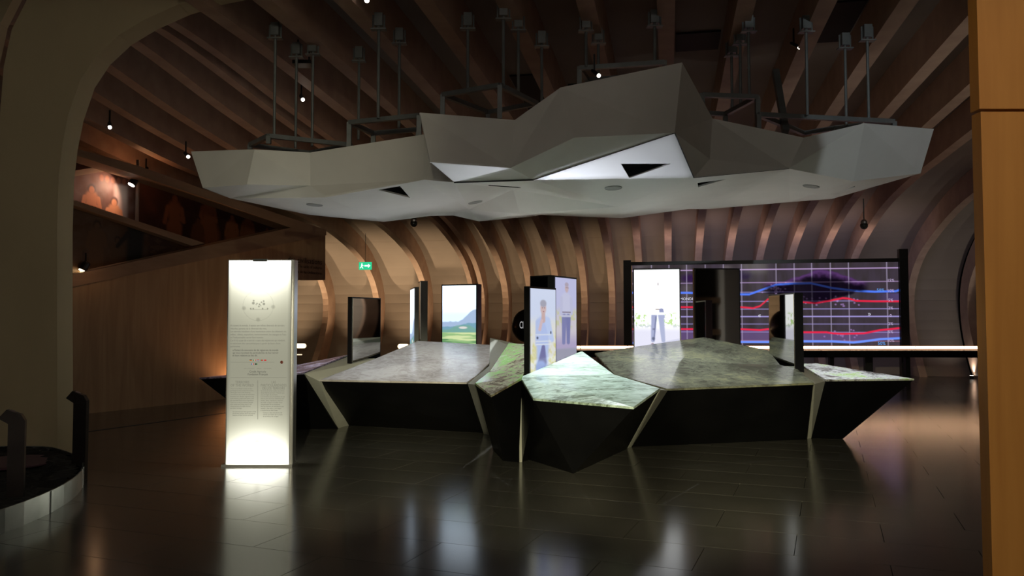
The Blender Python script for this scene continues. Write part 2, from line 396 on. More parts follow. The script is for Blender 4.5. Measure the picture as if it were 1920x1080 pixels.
# ------------------------------------------------------------------ timber booth with a triangular window
WD = Vector((0.465, 0.885, 0)).normalized(); WN = Vector((-0.885, 0.465, 0)).normalized()   # WN points into the booth
B0 = Vector((-7.5, 14.1, 0))
def wp(px, py, off=0.0): return on_plane(px, py, B0 + WN * off, WN)
def wf(px): p = wp(px, 700); p.z = 0; return p
booth = thing('exhibit_booth', 'plywood exhibit booth with slanting triangular window showing dim orange picture panels', 'booth', (B0.x, B0.y, 0))
low = [wf(40), wf(505), wp(505, 524), wp(610, 525), wp(610, 441), wp(40, 557)]
poly_slab('wall_panel', low, WN * 0.4, M_ply, booth)
poly_slab('sill_beam', [wp(40, 536, -0.05), wp(545, 427, -0.05), wp(612, 431, -0.05), wp(612, 441, -0.05), wp(40, 557, -0.05)], WN * 0.45, M_beam, booth)
poly_slab('top_beam', [wp(40, 250, -0.05), wp(145, 279, -0.05), wp(260, 311, -0.05), wp(400, 361, -0.05), wp(612, 431, -0.05), wp(545, 427, -0.05), wp(400, 376, -0.05), wp(258, 328, -0.05), wp(139, 290, -0.05), wp(40, 264, -0.05)], WN * 0.45, M_beam, booth)
poly_slab('middle_beam', [wp(40, 343, -0.02), wp(384, 456, -0.02), wp(360, 461, -0.02), wp(40, 351, -0.02)], WN * 0.2, M_beam, booth)
poly_slab('back_wall', [wp(20, 556, 1.6), wp(560, 446, 1.6), wp(560, 434, 1.6), wp(20, 264, 1.6)], WN * 0.05, M_dark, booth)
def figure(A, U, V, x, y, h, c, cd, asp=1.0, seated=False):
    """a standing or sitting figure h tall (share of the panel height), head centre at x, y"""
    k = h * asp                                                     # widths, in panel widths
    def limb(x1, y1, x2, y2, r1, r2, col):
        nonlocal A
        A = mixc(A, col, cap(U, V, x + x1 * k, y + y1 * h, x + x2 * k, y + y2 * h, r1 * k, r2 * k, asp))
    limb(0, 0.12, 0, 0.36, 0.10, 0.085, c); limb(-0.11, 0.13, -0.16, 0.34, 0.035, 0.03, c); limb(0.11, 0.13, 0.15, 0.30, 0.035, 0.03, c); limb(0.15, 0.30, 0.05, 0.24, 0.03, 0.025, c)
    if seated: limb(0, 0.40, 0.02, 0.52, 0.17, 0.20, c); limb(0.10, 0.52, 0.12, 0.75, 0.06, 0.045, c); limb(-0.08, 0.52, -0.08, 0.75, 0.06, 0.045, c)
    else: limb(-0.05, 0.38, -0.06, 0.85, 0.075, 0.04, c); limb(0.05, 0.38, 0.07, 0.85, 0.075, 0.04, c)
    limb(0, 0.04, 0, 0.10, 0.03, 0.035, c)
    A = mixc(A, cd, ell(U, V, x, y - 0.012 * h, 0.064 * k, 0.072 * h)); A = mixc(A, c, ell(U, V, x, y + 0.012 * h, 0.046 * k, 0.06 * h))
    return A
ASP = [1.0]
def mural_dark(U, V):
    nz = noise2(U, V, 18, 8, 3); A = flat(U, (0.03, 0.012, 0.008)) + (nz[..., None] ** 3) * np.array((0.10, 0.03, 0.012))
    for x, y, h, c, st in ((0.40, 0.36, 0.55, (0.24, 0.085, 0.035), False), (0.53, 0.33, 0.52, (0.26, 0.09, 0.035), True), (0.49, 0.50, 0.36, (0.15, 0.055, 0.022), True), (0.63, 0.44, 0.42, (0.30, 0.11, 0.045), True), (0.70, 0.41, 0.46, (0.22, 0.08, 0.032), True), (0.79, 0.50, 0.34, (0.24, 0.085, 0.035), False), (0.85, 0.55, 0.28, (0.20, 0.07, 0.03), True), (0.91, 0.60, 0.24, (0.18, 0.06, 0.03), True)):
        A = figure(A, U, V, x, y, h, c, (0.03, 0.012, 0.01), ASP[0], st)
    bars = (np.sin(U * 260) > 0.2) * rect(U, V, 0.5, 0.66, 0.9, 0.8, 0.005)
    return mixc(A, (0.10, 0.04, 0.02), bars * 0.7)
def mural_lit(U, V):
    nz = noise2(U, V, 10, 8, 5); A = flat(U, (0.16, 0.075, 0.055)) + (nz[..., None] - 0.5) * 0.12
    A = mixc(A, (0.62, 0.50, 0.46), rect(U, V, 0.70, 0.22, 0.87, 1.1, 0.03) * 0.8)  # pale pinkish light beam painted into the mural
    A = figure(A, U, V, 0.42, 0.36, 0.95, (0.58, 0.22, 0.10), (0.05, 0.02, 0.02), ASP[0])
    A = figure(A, U, V, 0.70, 0.50, 0.95, (0.72, 0.34, 0.18), (0.10, 0.04, 0.03), ASP[0])
    A = figure(A, U, V, 0.95, 0.80, 0.6, (0.75, 0.30, 0.10), (0.30, 0.10, 0.05), ASP[0], True)
    A = mixc(A, (0.26, 0.12, 0.08), rect(U, V, 0, 0.03, 1, 0.1) * 0.6)
    jars = ell(np.mod(U * 14, 1), V, 0.5, 0.17, 0.35, 0.05) * rect(U, V, 0.5, 0.08, 1, 0.24)
    return mixc(A, (0.45, 0.17, 0.09), jars * 0.6)
def mural_low(U, V):
    nz = noise2(U, V, 12, 8, 9); A = flat(U, (0.10, 0.06, 0.035)) + (nz[..., None] - 0.5) * 0.08
    A = figure(A, U, V, 0.24, 0.30, 0.75, (0.13, 0.075, 0.04), (0.03, 0.02, 0.015), ASP[0])
    A = figure(A, U, V, 0.36, 0.45, 0.6, (0.11, 0.065, 0.035), (0.03, 0.02, 0.015), ASP[0])
    A = mixc(A, (0.018, 0.022, 0.02), cap(U, V, 0.47, 0.30, 0.46, 0.82, 0.055, 0.045, 0.5))
    A = mixc(A, (0.018, 0.018, 0.016), cap(U, V, 0.42, 0.36, 0.36, 0.52, 0.015, 0.012, 0.5))
    A = mixc(A, (0.06, 0.03, 0.02), rect(U, V, 0.55, 0.3, 0.85, 0.7) * (noise2(U, V, 30, 30, 2) > 0.5))
    return np.clip(A, 0.004, 1)
def wall_rect(px0, py0, px1, py1, off):
    a = wp(px0, py0, off); b = wp(px1, py0, off); c = wp(px0, py1, off)
    z0 = a.z; z1 = c.z; b.z = z0
    return a, b - a, Vector((0, 0, z1 - z0))
a, ux, uz = wall_rect(95, 230, 580, 520, 1.45)
MURAL1 = (a, ux, uz)
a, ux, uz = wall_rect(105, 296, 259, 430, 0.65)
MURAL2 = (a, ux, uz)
MB().bar(wp(259, 300, 0.60), Vector((wp(259, 300, 0.60).x, wp(259, 300, 0.60).y, wp(259, 430, 0.60).z)), 0.05, 0.05).build('panel_edge', M_alu, booth)
MB().bar(wp(105, 331, 0.55), wp(215, 313, 0.55), 0.05, 0.10).build('shelf_rail', M_beam, booth)
lowp = [wp(100, 364, 0.25), wp(372, 458, 0.25), wp(120, 524, 0.25), wp(100, 530, 0.25)]
a, ux, uz = wall_rect(100, 362, 400, 532, 0.30)
def clip_panel(name, a, ux, uz, func, nx, nz, mat, parent, keep):
    ASP[0] = uz.length / ux.length
    o = paint_panel(name, a, ux, uz, func, nx, nz, mat, parent); bm = bmesh.new(); bm.from_mesh(o.data)
    kill = [f for f in bm.faces if not keep(f.calc_center_median())]
    bmesh.ops.delete(bm, geom=kill, context='FACES'); bm.to_mesh(o.data); bm.free(); return o
def pix(p):
    d = p - CAM; zc = d.dot(FW); return 960 + FPX * d.dot(RT) / zc, 540 - FPX * d.dot(UP) / zc
A1 = wp(100, 364, 0.30); A2 = wp(384, 460, 0.30)
def under(p):
    t_ = (p - A1).dot(WD) / (A2 - A1).dot(WD); return p.z < A1.z + (A2.z - A1.z) * t_ + 0.02
clip_panel('photo_panel', a, ux, uz, mural_low, 150, 110, M_mural, booth, under)
def below_line(q0, q1, off):
    a0 = wp(*q0, off); a1 = wp(*q1, off)
    return lambda p: p.z < a0.z + (a1.z - a0.z) * (p - a0).dot(WD) / (a1 - a0).dot(WD)
clip_panel('photo_panel', *MURAL1, mural_dark, 240, 110, M_mural, booth, (lambda f, g_: lambda p: f(p) and not g_(p))(below_line((40, 258), (552, 428), 1.45), below_line((40, 557), (560, 446), 1.45)))
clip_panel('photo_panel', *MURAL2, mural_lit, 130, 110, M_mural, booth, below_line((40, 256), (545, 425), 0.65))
wx = WD; wz = Vector((0, 0, 1))
def wall_text(body, px, py, size):
    text(body, wp(px, py, -0.006), wx, wz, size, M_walltext, booth, 'RIGHT')
wall_text('des civilisations', 604, 485, 0.19)
wall_text('The table of cultures', 604, 499, 0.10)
wall_text('La mesa de las civilizaciones', 604, 509, 0.10)

# ------------------------------------------------------------------ illuminated text panel
LY = 9.0
lx0, lx1 = at(427, 700, LY).x, at(544, 700, LY).x; LZ = 2.31
lb = thing('light_panel', 'tall glowing white text panel standing on the floor before the tables', 'sign', ((lx0 + lx1) / 2, LY + 0.07, 0))
LX = Vector((1, 0.0, 0)); LW = lx1 - lx0
MB().box(((lx0 + lx1) / 2 + 0.012, LY + 0.08, LZ / 2), LW + 0.045, 0.13, LZ).build('housing', M_alu, lb)
for x in (lx0 - 0.006, lx1 + 0.006):
    MB().box((x, LY + 0.005, LZ / 2), 0.012, 0.03, LZ).build('side_rail', M_alu, lb)
MB().box(((lx0 + lx1) / 2, LY - 0.002, LZ - 0.008), 0.16, 0.03, 0.03).build('top_clip', M_steel, lb)
MB().box(((lx0 + lx1) / 2, LY + 0.08, 0.012), LW + 0.09, 0.24, 0.024).build('base_plate', M_alu, lb)
def lb_paint(U, V):
    d = np.abs(U - 0.5)
    top = np.exp(-np.clip(V - 0.03 + d * d * 0.25, 0, 1) / 0.075) * 5.0
    bot = np.exp(-np.clip(0.965 - V + d * d * 0.25, 0, 1) / 0.065) * 5.0
    e = 0.345 + top + bot + 0.05 * np.cos(V * 6.0)
    e *= 1 - 0.25 * sm(np.abs(U - 0.5), 0.44, 0.5)
    A = e[..., None] * np.array((1.0, 0.985, 0.86)); A[..., 2] *= (0.86 + 0.1 * np.clip(e - 0.5, 0, 1))
    inkc = A * 0.35
    def ink(w): 
        nonlocal A
        A = A * (1 - w[..., None]) + inkc * w[..., None]
    asp = LZ / LW
    R = np.sqrt((U - 0.48) ** 2 + ((V - 0.222) * asp) ** 2)
    ink((np.abs(R - 0.245) < 0.004) * 0.25)
    for (x, y, r) in ((0.40, 0.210, 0.022), (0.405, 0.198, 0.014), (0.46, 0.212, 0.012), (0.50, 0.216, 0.014), (0.53, 0.206, 0.013), (0.57, 0.214, 0.02), (0.565, 0.20, 0.013), (0.49, 0.226, 0.013), (0.36, 0.237, 0.012), (0.40, 0.237, 0.012), (0.55, 0.237, 0.012), (0.63, 0.237, 0.012), (0.445, 0.218, 0.008), (0.52, 0.223, 0.008)):
        ink(ell(U, V, x, y, r, r / asp, 0.3) * 0.85)
    ink(rect(U, V, 0.35, 0.2405, 0.64, 0.2425, 0.002) * 0.8)
    for (x, y) in ((0.25, 0.235), (0.72, 0.228), (0.48, 0.291)):
        ink(ell(U, V, x, y, 0.03, 0.03 / asp, 0.5) * 0.45)
    # the vine-leaf map emblem at the foot
    ink((ell(U, V, 0.49, 0.895, 0.05, 0.016) + ell(U, V, 0.505, 0.908, 0.035, 0.014) > 0.7) * 0.6)
    R2 = np.sqrt((U - 0.49) ** 2 + ((V - 0.90) * asp) ** 2); ink((np.abs(R2 - 0.12) < 0.006) * (V < 0.905) * 0.2)
    return A
paint_panel('printed_face', (lx0, LY - 0.012, LZ - 0.012), (LW, 0, 0), (0, 0, -(LZ - 0.03)), lb_paint, 120, 380, M_lightbox, lb)
paint_panel('printed_face', (lx1, LY + 0.149, LZ - 0.012), (-LW, 0, 0), (0, 0, -(LZ - 0.03)), lb_paint, 60, 190, M_lightbox, lb)
FYT = LY - 0.0145
def lt(body, px, py, size, mat=M_ink, align='LEFT', sp=1.0, width=1.0):
    return text(body, (at(px, py, LY).x, FYT, at(px, py, LY).z), (1, 0, 0), (0, 0, 1), size, mat, lb, align, 'lettering', sp, width)
lt('A travers le monde, il existe une infinie diversité de terroirs\nviticoles, parents de la diversité des vins.\nLes terroirs résultent d\'une interaction entre des éléments du\nmilieu : climat, exposition, environnement, les cépages et l\'eau\net l\'indispensable savoir-faire humain.\nCar il n\'y a pas de « terroir » sans des vignerons qui révèlent\net valorisent des caractéristiques à partir de leurs choix\npatrimoine.', 433, 608, 0.030, M_ink, 'LEFT', 1.11, 0.83)
lt('« Partez à la rencontre de dix vignerons du monde\nqui vous racontent les particularités de leur terroir\net leurs relations au lieu dit.', 437, 654, 0.031, M_inkdark, 'LEFT', 0.95, 0.80)
lt('AVEC LE SOUTIEN DE        MÉCÈNES        AND PARTNERS', 484, 690, 0.012, M_ink, 'CENTER')
lt('Crédit Agricole', 484, 694, 0.033, M_inkdark, 'CENTER', 1, 0.9)
lt('Fondation Français', 484, 699, 0.033, M_inkdark, 'CENTER', 1, 0.9)
lt('TERROIRS\nOF THE WORLD', 455, 713, 0.042, M_ink, 'CENTER', 0.82, 0.85)
lt('LAS\nPARTICULARIDADES\nDE LOS TERROIRS', 514, 713, 0.042, M_ink, 'CENTER', 0.82, 0.75)
lt('There is an infinite variety of vine-\ngrowing terroirs around the world,\nwhich give rise to the diversity.\nTerroirs are the result of interaction\nbetween soil, climate, exposure and\nenvironment, grapes and water, and\nthe essential know-how of growers.\nThere is no terroir without people\nwho reveal and bring value to its\ncharacteristics through choices\nand their heritage.', 433, 727, 0.020, M_ink, 'LEFT', 1.08, 0.90)
lt('Go and meet ten wine growers of the\nworld who tell you about the special\nfeatures of their terroir and land.', 437, 770, 0.020, M_ink, 'LEFT', 1.0, 0.85)
lt('En todo el mundo existe una infinita\ndiversidad de terrenos vinícolas que\nson el origen de los vinos.\nLos terrenos son el resultado de una\ninteracción entre los elementos del\nmedio, clima, exposición, entorno,\nlas cepas, el agua y el saber hacer\nindispensable de los hombres.\nNo hay terreno sin viticultores que\nrevelan y dan valor a sus rasgos\na través de sus elecciones.', 490, 731, 0.020, M_ink, 'LEFT', 1.08, 0.90)
lt('Conozca a diez viticultores del\nmundo que hablan de lo propio\nde su tierra y de su lugar.', 494, 772, 0.020, M_ink, 'LEFT', 1.0, 0.85)
rules = MB()
def rule(p0, p1, t=0.004):
    a = at(*p0, LY); b = at(*p1, LY); a.y = b.y = FYT + 0.0005; rules.bar(a, b, 0.002 if a.z == b.z else t, t)
rule((433, 679), (515, 679)); rule((433, 708), (538, 708)); rule((484, 713), (484, 786))
rules.build('ruled_line', M_ink, lb)
def flag(px, py, cols, horiz):
    for k, c in enumerate(cols):
        wd, hg = 0.026, 0.016; x = at(px, py, LY).x; z = at(px, py, LY).z
        m = principled('flag_colour', c, 0.6, 0, 0.2, c, 0.5)
        if horiz: MB().box((x, FYT, z + hg / 2 - hg * (k + 0.5) / 3), wd, 0.002, hg / 3).build('flag', m, lb)
        else: MB().box((x - wd / 2 + wd * (k + 0.5) / 3, FYT, z), wd / 3, 0.002, hg).build('flag', m, lb)
RD, YL_, BK, GN, WH, BL = (0.5, 0.03, 0.04), (0.6, 0.42, 0.05), (0.02, 0.02, 0.02), (0.03, 0.25, 0.08), (0.5, 0.5, 0.48), (0.04, 0.07, 0.4)
flag(471, 675.5, (BK, RD, YL_), True); flag(478, 675.5, (GN, WH, RD), False); flag(484.5, 675.5, (RD, WH, BL), True); flag(491.5, 675.5, (GN, RD, RD), False); flag(498, 675.5, (RD, RD, RD), True)
flag(474.5, 682.5, (BL, WH, RD), False); flag(481, 682.5, (BK, BK, GN), False)
bx = at(529, 679, LY)
MB().lathe((bx.x, FYT, bx.z), [(0.0, -0.002), (0.017, -0.002), (0.017, 0.0035), (0.012, 0.005)], 16, (Vector((1, 0, 0)), Vector((0, 0, 1)), Vector((0, -1, 0)))).build('audio_button', principled('button_red', (0.16, 0.03, 0.02), 0.4), lb)

# ------------------------------------------------------------------ faceted display tables
def projector(loc, pts, energy, color, name='projector_beam'):
    loc = Vector(loc); cen = sum(pts, Vector()) / len(pts)
    o = lamp('SPOT', name, loc, cen, energy, color, 0.025, 120, 0.05)
    R = (cen - loc).to_track_quat('-Z', 'Y').to_matrix().inverted()
    P = []
    for p in pts:
        l = R @ (p - loc); P.append((l.x / l.z, l.y / l.z))
    # convex hull (monotone chain)
    P = sorted(set((round(a, 6), round(b, 6)) for a, b in P))
    def half(seq):
        h = []
        for p in seq:
            while len(h) > 1 and (h[-1][0] - h[-2][0]) * (p[1] - h[-2][1]) - (h[-1][1] - h[-2][1]) * (p[0] - h[-2][0]) <= 0: h.pop()
            h.append(p)
        return h[:-1]
    hl = half(P) + half(P[::-1])
    o.data.spot_size = 2 * math.atan(max(math.hypot(*p) for p in hl)) + 0.1
    o.data.use_nodes = True; nt = o.data.node_tree; L = nt.links
    em = nt.nodes['Emission']; tc = nt.nodes.new('ShaderNodeTexCoord'); sp = nt.nodes.new('ShaderNodeSeparateXYZ')
    L.new(tc.outputs['Normal'], sp.inputs[0])
    def M(op, a, b):
        n_ = nt.nodes.new('ShaderNodeMath'); n_.operation = op
        for k, x in enumerate((a, b)):
            if isinstance(x, (int, float)): n_.inputs[k].default_value = x
            else: L.new(x, n_.inputs[k])
        return n_.outputs[0]
    X = M('DIVIDE', sp.outputs[0], sp.outputs[2]); Y = M('DIVIDE', sp.outputs[1], sp.outputs[2])
    acc = None
    for i in range(len(hl)):
        (x0, y0), (x1, y1) = hl[i], hl[(i + 1) % len(hl)]
        nx, ny = -(y1 - y0), (x1 - x0); ln = math.hypot(nx, ny)
        if ln < 1e-6: continue
        nx /= ln; ny /= ln; c = -(nx * x0 + ny * y0)
        g = M('GREATER_THAN', M('ADD', M('MULTIPLY', X, nx), M('MULTIPLY', Y, ny)), -c)
        acc = g if acc is None else M('MULTIPLY', acc, g)
    L.new(acc, em.inputs['Strength'])
    return o

def land(name, cols, scale, stretch=(1, 1, 1), rough=0.22, rot=0.0, warp=1.5):  # the projected image is put into the tabletop's base colour
    """landscape picture on a satin tabletop"""
    m = principled(name, cols[0], rough, 0, 0.5); L = m.node_tree.links; b = m.node_tree.nodes['Principled BSDF']
    tc = N(m, 'ShaderNodeTexCoord'); mp = N(m, 'ShaderNodeMapping'); mp.inputs['Scale'].default_value = stretch; mp.inputs['Rotation'].default_value = (0, 0, rot)
    n1 = N(m, 'ShaderNodeTexNoise'); n1.inputs['Scale'].default_value = scale; n1.inputs['Detail'].default_value = 8; n1.inputs['Roughness'].default_value = 0.72; n1.inputs['Distortion'].default_value = warp
    n2 = N(m, 'ShaderNodeTexNoise'); n2.inputs['Scale'].default_value = scale * 0.22; n2.inputs['Detail'].default_value = 3
    cr = N(m, 'ShaderNodeValToRGB'); els = cr.color_ramp.elements
    while len(els) < len(cols): els.new(0.5)
    for k, c in enumerate(cols):
        els[k].position = 0.405 + 0.19 * k / (len(cols) - 1); els[k].color = (*c, 1)
    mx = N(m, 'ShaderNodeMath', operation='MULTIPLY_ADD'); mx.inputs[1].default_value = 0.45
    ml = N(m, 'ShaderNodeMath', operation='MULTIPLY'); ml.inputs[1].default_value = 0.55
    L.new(tc.outputs['Object'], mp.inputs[0]); L.new(mp.outputs[0], n1.inputs['Vector']); L.new(mp.outputs[0], n2.inputs['Vector'])
    L.new(n1.outputs[0], ml.inputs[0]); L.new(n2.outputs[0], mx.inputs[0]); L.new(ml.outputs[0], mx.inputs[2])
    L.new(mx.outputs[0], cr.inputs[0]); L.new(cr.outputs[0], b.inputs['Base Color'])
    return m
M_landA = land('land_lavender', [(0.05, 0.04, 0.06), (0.22, 0.18, 0.26), (0.62, 0.56, 0.70)], 9)
M_landB = land('land_taupe', [(0.30, 0.27, 0.25), (0.42, 0.385, 0.36), (0.54, 0.51, 0.48)], 6)
M_landC = land('land_vine', [(0.12, 0.10, 0.065), (0.33, 0.30, 0.22), (0.20, 0.42, 0.11), (0.44, 0.41, 0.36)], 7.5)
M_landD = land('land_mint', [(0.12, 0.16, 0.11), (0.36, 0.46, 0.38), (0.52, 0.66, 0.57), (0.62, 0.74, 0.68)], 6.0, (0.8, 2.4, 1), rot=0.25)
M_landE = land('land_moss', [(0.10, 0.10, 0.075), (0.16, 0.165, 0.12), (0.22, 0.23, 0.165), (0.33, 0.33, 0.20)], 7)
M_landF = land('land_gravel', [(0.06, 0.055, 0.045), (0.34, 0.33, 0.31), (0.66, 0.66, 0.64), (0.36, 0.55, 0.16)], 9)

def table(label, top, facets, base, mat, group='faceted landscape tables'):
    T = [at(*p) for p in top]; nper = len(base)
    Bs = [atz(px, py, 0.0) for px, py in base]
    cen = sum(Bs, Vector()) / nper
    t = thing('display_table', label, 'table', cen, group)
    # tabletop: thin faceted slab
    mb = MB(); n = len(T); dn = Vector((0, 0, -0.022))
    fs = [tuple(f) for f in facets] + [tuple(i + n for i in f[::-1]) for f in facets] + [(i, (i + 1) % nper, n + (i + 1) % nper, n + i) for i in range(nper)]
    mb.add(T + [p + dn for p in T], fs); mb.build('tabletop', mat, t)
    # body: lofted from under the top to the plinth
    tc = sum(T[:nper], Vector()) / nper
    up = [p + dn + (tc - p) * 0.012 for p in T[:nper]]
    kick = [b + (cen - b) * 0.0 for b in Bs]
    mb = MB(); fs = [(i, (i + 1) % nper, nper + (i + 1) % nper, nper + i) for i in range(nper)] + [tuple(range(nper, 2 * nper))]
    mb.add(up + kick, fs); mb.build('body', M_black, t)
    return t, T
tA, TA = table('far end table with lavender top, its tip behind the glowing text panel', [(374, 708, 10.9), (569, 699, 10.85), (652, 665, 12.4), (548, 686, 12.0), (424, 703, 11.6)], [(0, 1, 4), (1, 3, 4), (1, 2, 3)], [(500, 806), (633, 804), (652, 792), (560, 790), (512, 796)], M_landA)
tB, TB = table('broad faceted table with taupe stony top in front of the landscape screen', [(600, 712, 10.6), (875, 717, 10.55), (896, 702, 10.9), (917, 681, 11.4), (943, 648, 12.4), (784, 639, 12.8), (712, 669, 11.9), (819, 670, 11.75)], [(0, 1, 7), (0, 7, 6), (6, 7, 5), (7, 4, 5), (1, 2, 7), (2, 3, 7), (3, 4, 7)], [(641, 797), (905, 812), (914, 808), (915, 800), (900, 787), (780, 782), (700, 787)], M_landB)
tC, TC = table('narrow table with green vine-leaf top left of the black text-facing totem', [(891, 718, 9.2), (921, 741, 8.6), (978, 709, 9.0), (987, 690, 9.5), (985, 645, 10.8), (954, 643, 11.2), (920, 695, 9.9)], [(0, 1, 2), (0, 2, 6), (2, 3, 6), (3, 4, 6), (4, 5, 6)], [(925, 845), (943, 864), (973, 867), (978, 858), (975, 835), (960, 830), (930, 838)], M_landC)
tC['label'] = 'narrow table with green vine-leaf image, squeezed between taupe and mint tables'
tD, TD = table('frontmost table with pale mint green faceted top pointing at the viewer', [(976, 707, 9.1), (1000, 747, 8.4), (1188, 763, 7.7), (1237, 728, 8.5), (1151, 702, 9.2), (1091, 658, 10.2)], [(0, 1, 2), (0, 2, 4), (2, 3, 4), (0, 4, 5)], [(979, 866), (992, 862), (1075, 888), (1175, 842), (1130, 836), (1060, 832)], M_landD)
tE, TE = table('largest table with dark mossy grey top before the bright white screen', [(1252, 729, 9.4), (1527, 718, 10.0), (1495, 692, 10.7), (1462, 684, 11.0), (1441, 657, 11.8), (1319, 632, 12.6), (1191, 650, 12.4), (1115, 662, 11.6), (1152, 702, 10.2), (1275, 678, 10.9)], [(0, 1, 9), (1, 2, 9), (2, 3, 9), (3, 4, 9), (4, 5, 9), (5, 6, 9), (6, 7, 9), (7, 8, 9), (8, 0, 9)], [(1184, 838), (1513, 824), (1500, 812), (1470, 806), (1430, 792), (1320, 782), (1200, 787), (1150, 797), (1160, 816)], M_landE)
tF, TF = table('pointed end table with gravel and grass top beside the light bar', [(1548, 712, 10.4), (1714, 710, 10.7), (1531, 681, 11.9), (1499, 682, 11.7)], [(0, 1, 2), (0, 2, 3)], [(1521, 822), (1580, 823), (1548, 806), (1527, 806)], M_landF)
def divider(parent, ups, downs):
    pts = [at(*p) + Vector((0, 0, -0.012)) for p in ups] + [atz(px, py, 0.001) for px, py in downs]
    hull('divider_fin', pts, M_cream, parent)['label'] = 'cream dividing fin'
divider(tA, [(570, 699, 10.84), (599, 713, 10.62), (653, 667, 12.3), (711, 671, 11.9)], [(634, 803), (641, 797), (655, 792), (690, 788)])
divider(tB, [(877, 718, 10.5), (890, 719, 9.4), (917, 697, 10.2), (919, 683, 11.3)], [(907, 814), (914, 815), (916, 802), (926, 815)])
divider(tB, [(919, 683, 11.3), (917, 697, 10.2), (953, 645, 11.3), (944, 649, 12.3), (919, 632, 12.9), (984, 646, 11.6)], [(920, 802), (930, 806), (940, 790), (920, 790)])
divider(tD, [(973, 715, 9.05), (977, 711, 9.08), (987, 692, 9.5)], [(974, 867), (979, 866), (979, 856)])
divider(tE, [(1238, 729, 8.5), (1252, 730, 9.4), (1152, 704, 9.3), (1153, 704, 10.1)], [(1177, 840), (1184, 838), (1140, 836), (1150, 822)])
divider(tF, [(1528, 718, 10.0), (1547, 713, 10.4), (1463, 685, 11.0), (1499, 684, 11.6)], [(1514, 823), (1521, 822), (1490, 808), (1510, 808)])
divider(tB, [(774, 642, 12.9), (779, 633, 12.95), (786, 641, 12.85)], [(740, 782), (780, 782), (760, 780)])

# ------------------------------------------------------------------ totems
def totem(label, a, b, ytop, zbot, thick, mirror=False, paint=None, back_mirror=True, nx=60, nz=120, group='screen and mirror totems', zface=None):
    """a, b: (px, Y) of the face's left and right lower corners"""
    A = at(a[0], 605, a[1]); Bq = at(b[0], 605, b[1]); A.z = B_z = 0; Bq.z = 0
    d = Bq - A; wd = d.length; x = d.normalized(); nrm = Vector((x.y, -x.x, 0))       # towards the viewer
    if nrm.dot(-A) < 0: nrm = -nrm
    ztop = at((a[0] + b[0]) / 2, ytop, (a[1] + b[1]) / 2).z; Z = Vector((0, 0, 1))
    cen = (A + Bq) / 2 - nrm * (thick / 2 + 0.004)
    t = thing('screen_totem' if not mirror else 'mirror_totem', label, 'display totem', (cen.x, cen.y, zbot), group)
    MB().box(cen + Z * ((ztop + zbot) / 2), wd + 0.03, thick, ztop - zbot + 0.02, (x, nrm, Z)).build('casing', M_frame, t)
    o = A + Z * (ztop - 0.012) + x * 0.005; uz = Vector((0, 0, -(ztop - (zface or zbot) - 0.02)))
    if mirror:
        c = (A + Bq) / 2 + Z * ((ztop + zbot) / 2)
        MB().box(c, wd - 0.01, 0.008, ztop - zbot - 0.02, (x, nrm, Z)).build('mirror_face', M_mirror, t)
    else:
        paint_panel('screen_face', o + nrm * 0.001, x * (wd - 0.01), uz, paint, nx, nz, M_screen, t)
    return t
def sc_landscape(U, V):
    A = flat(U, lin((226, 240, 255)) * 2.0); A = mixc(A, lin((200, 222, 248)) * 1.5, sm(V, 0.25, 0.5))
    ridge = 0.58 - 0.20 * sm(U, 0.45, 1.0) + 0.02 * noise2(U, V * 0, 12, 1, 4)
    A = mixc(A, lin((168, 190, 222)), sm(V, ridge - 0.01, ridge + 0.01))
    r2 = 0.66 - 0.06 * sm(U, 0.3, 0.8) + 0.03 * noise2(U, V * 0, 8, 1, 6)
    A = mixc(A, lin((120, 165, 185)), sm(V, r2 - 0.01, r2 + 0.01))
    r3 = 0.72 - 0.07 * ell(U, V * 0 + 0.5, 0.62, 0.5, 0.3, 1, 0.5)
    A = mixc(A, lin((120, 170, 150)), sm(V, r3 - 0.01, r3 + 0.01) * (0.5 + 0.5 * noise2(U, V, 20, 20, 8)))
    A = mixc(A, lin((240, 230, 225)), ell(U, V, 0.62, 0.69, 0.12, 0.02) * 0.8)
    fl = sm(V, 0.76, 0.78); A = mixc(A, lin((150, 190, 130)), fl)
    st = noise2(U * 0.3, V, 4, 26, 12, 3); A = mixc(A, lin((214, 228, 170)), fl * sm(st, 0.5, 0.6)); A = mixc(A, lin((88, 140, 92)), fl * sm(st, 0.42, 0.3))
    A = mixc(A, lin((110, 120, 130)), ell(U, V, 0.25, 0.965, 0.1, 0.015) * 0.7)
    return A
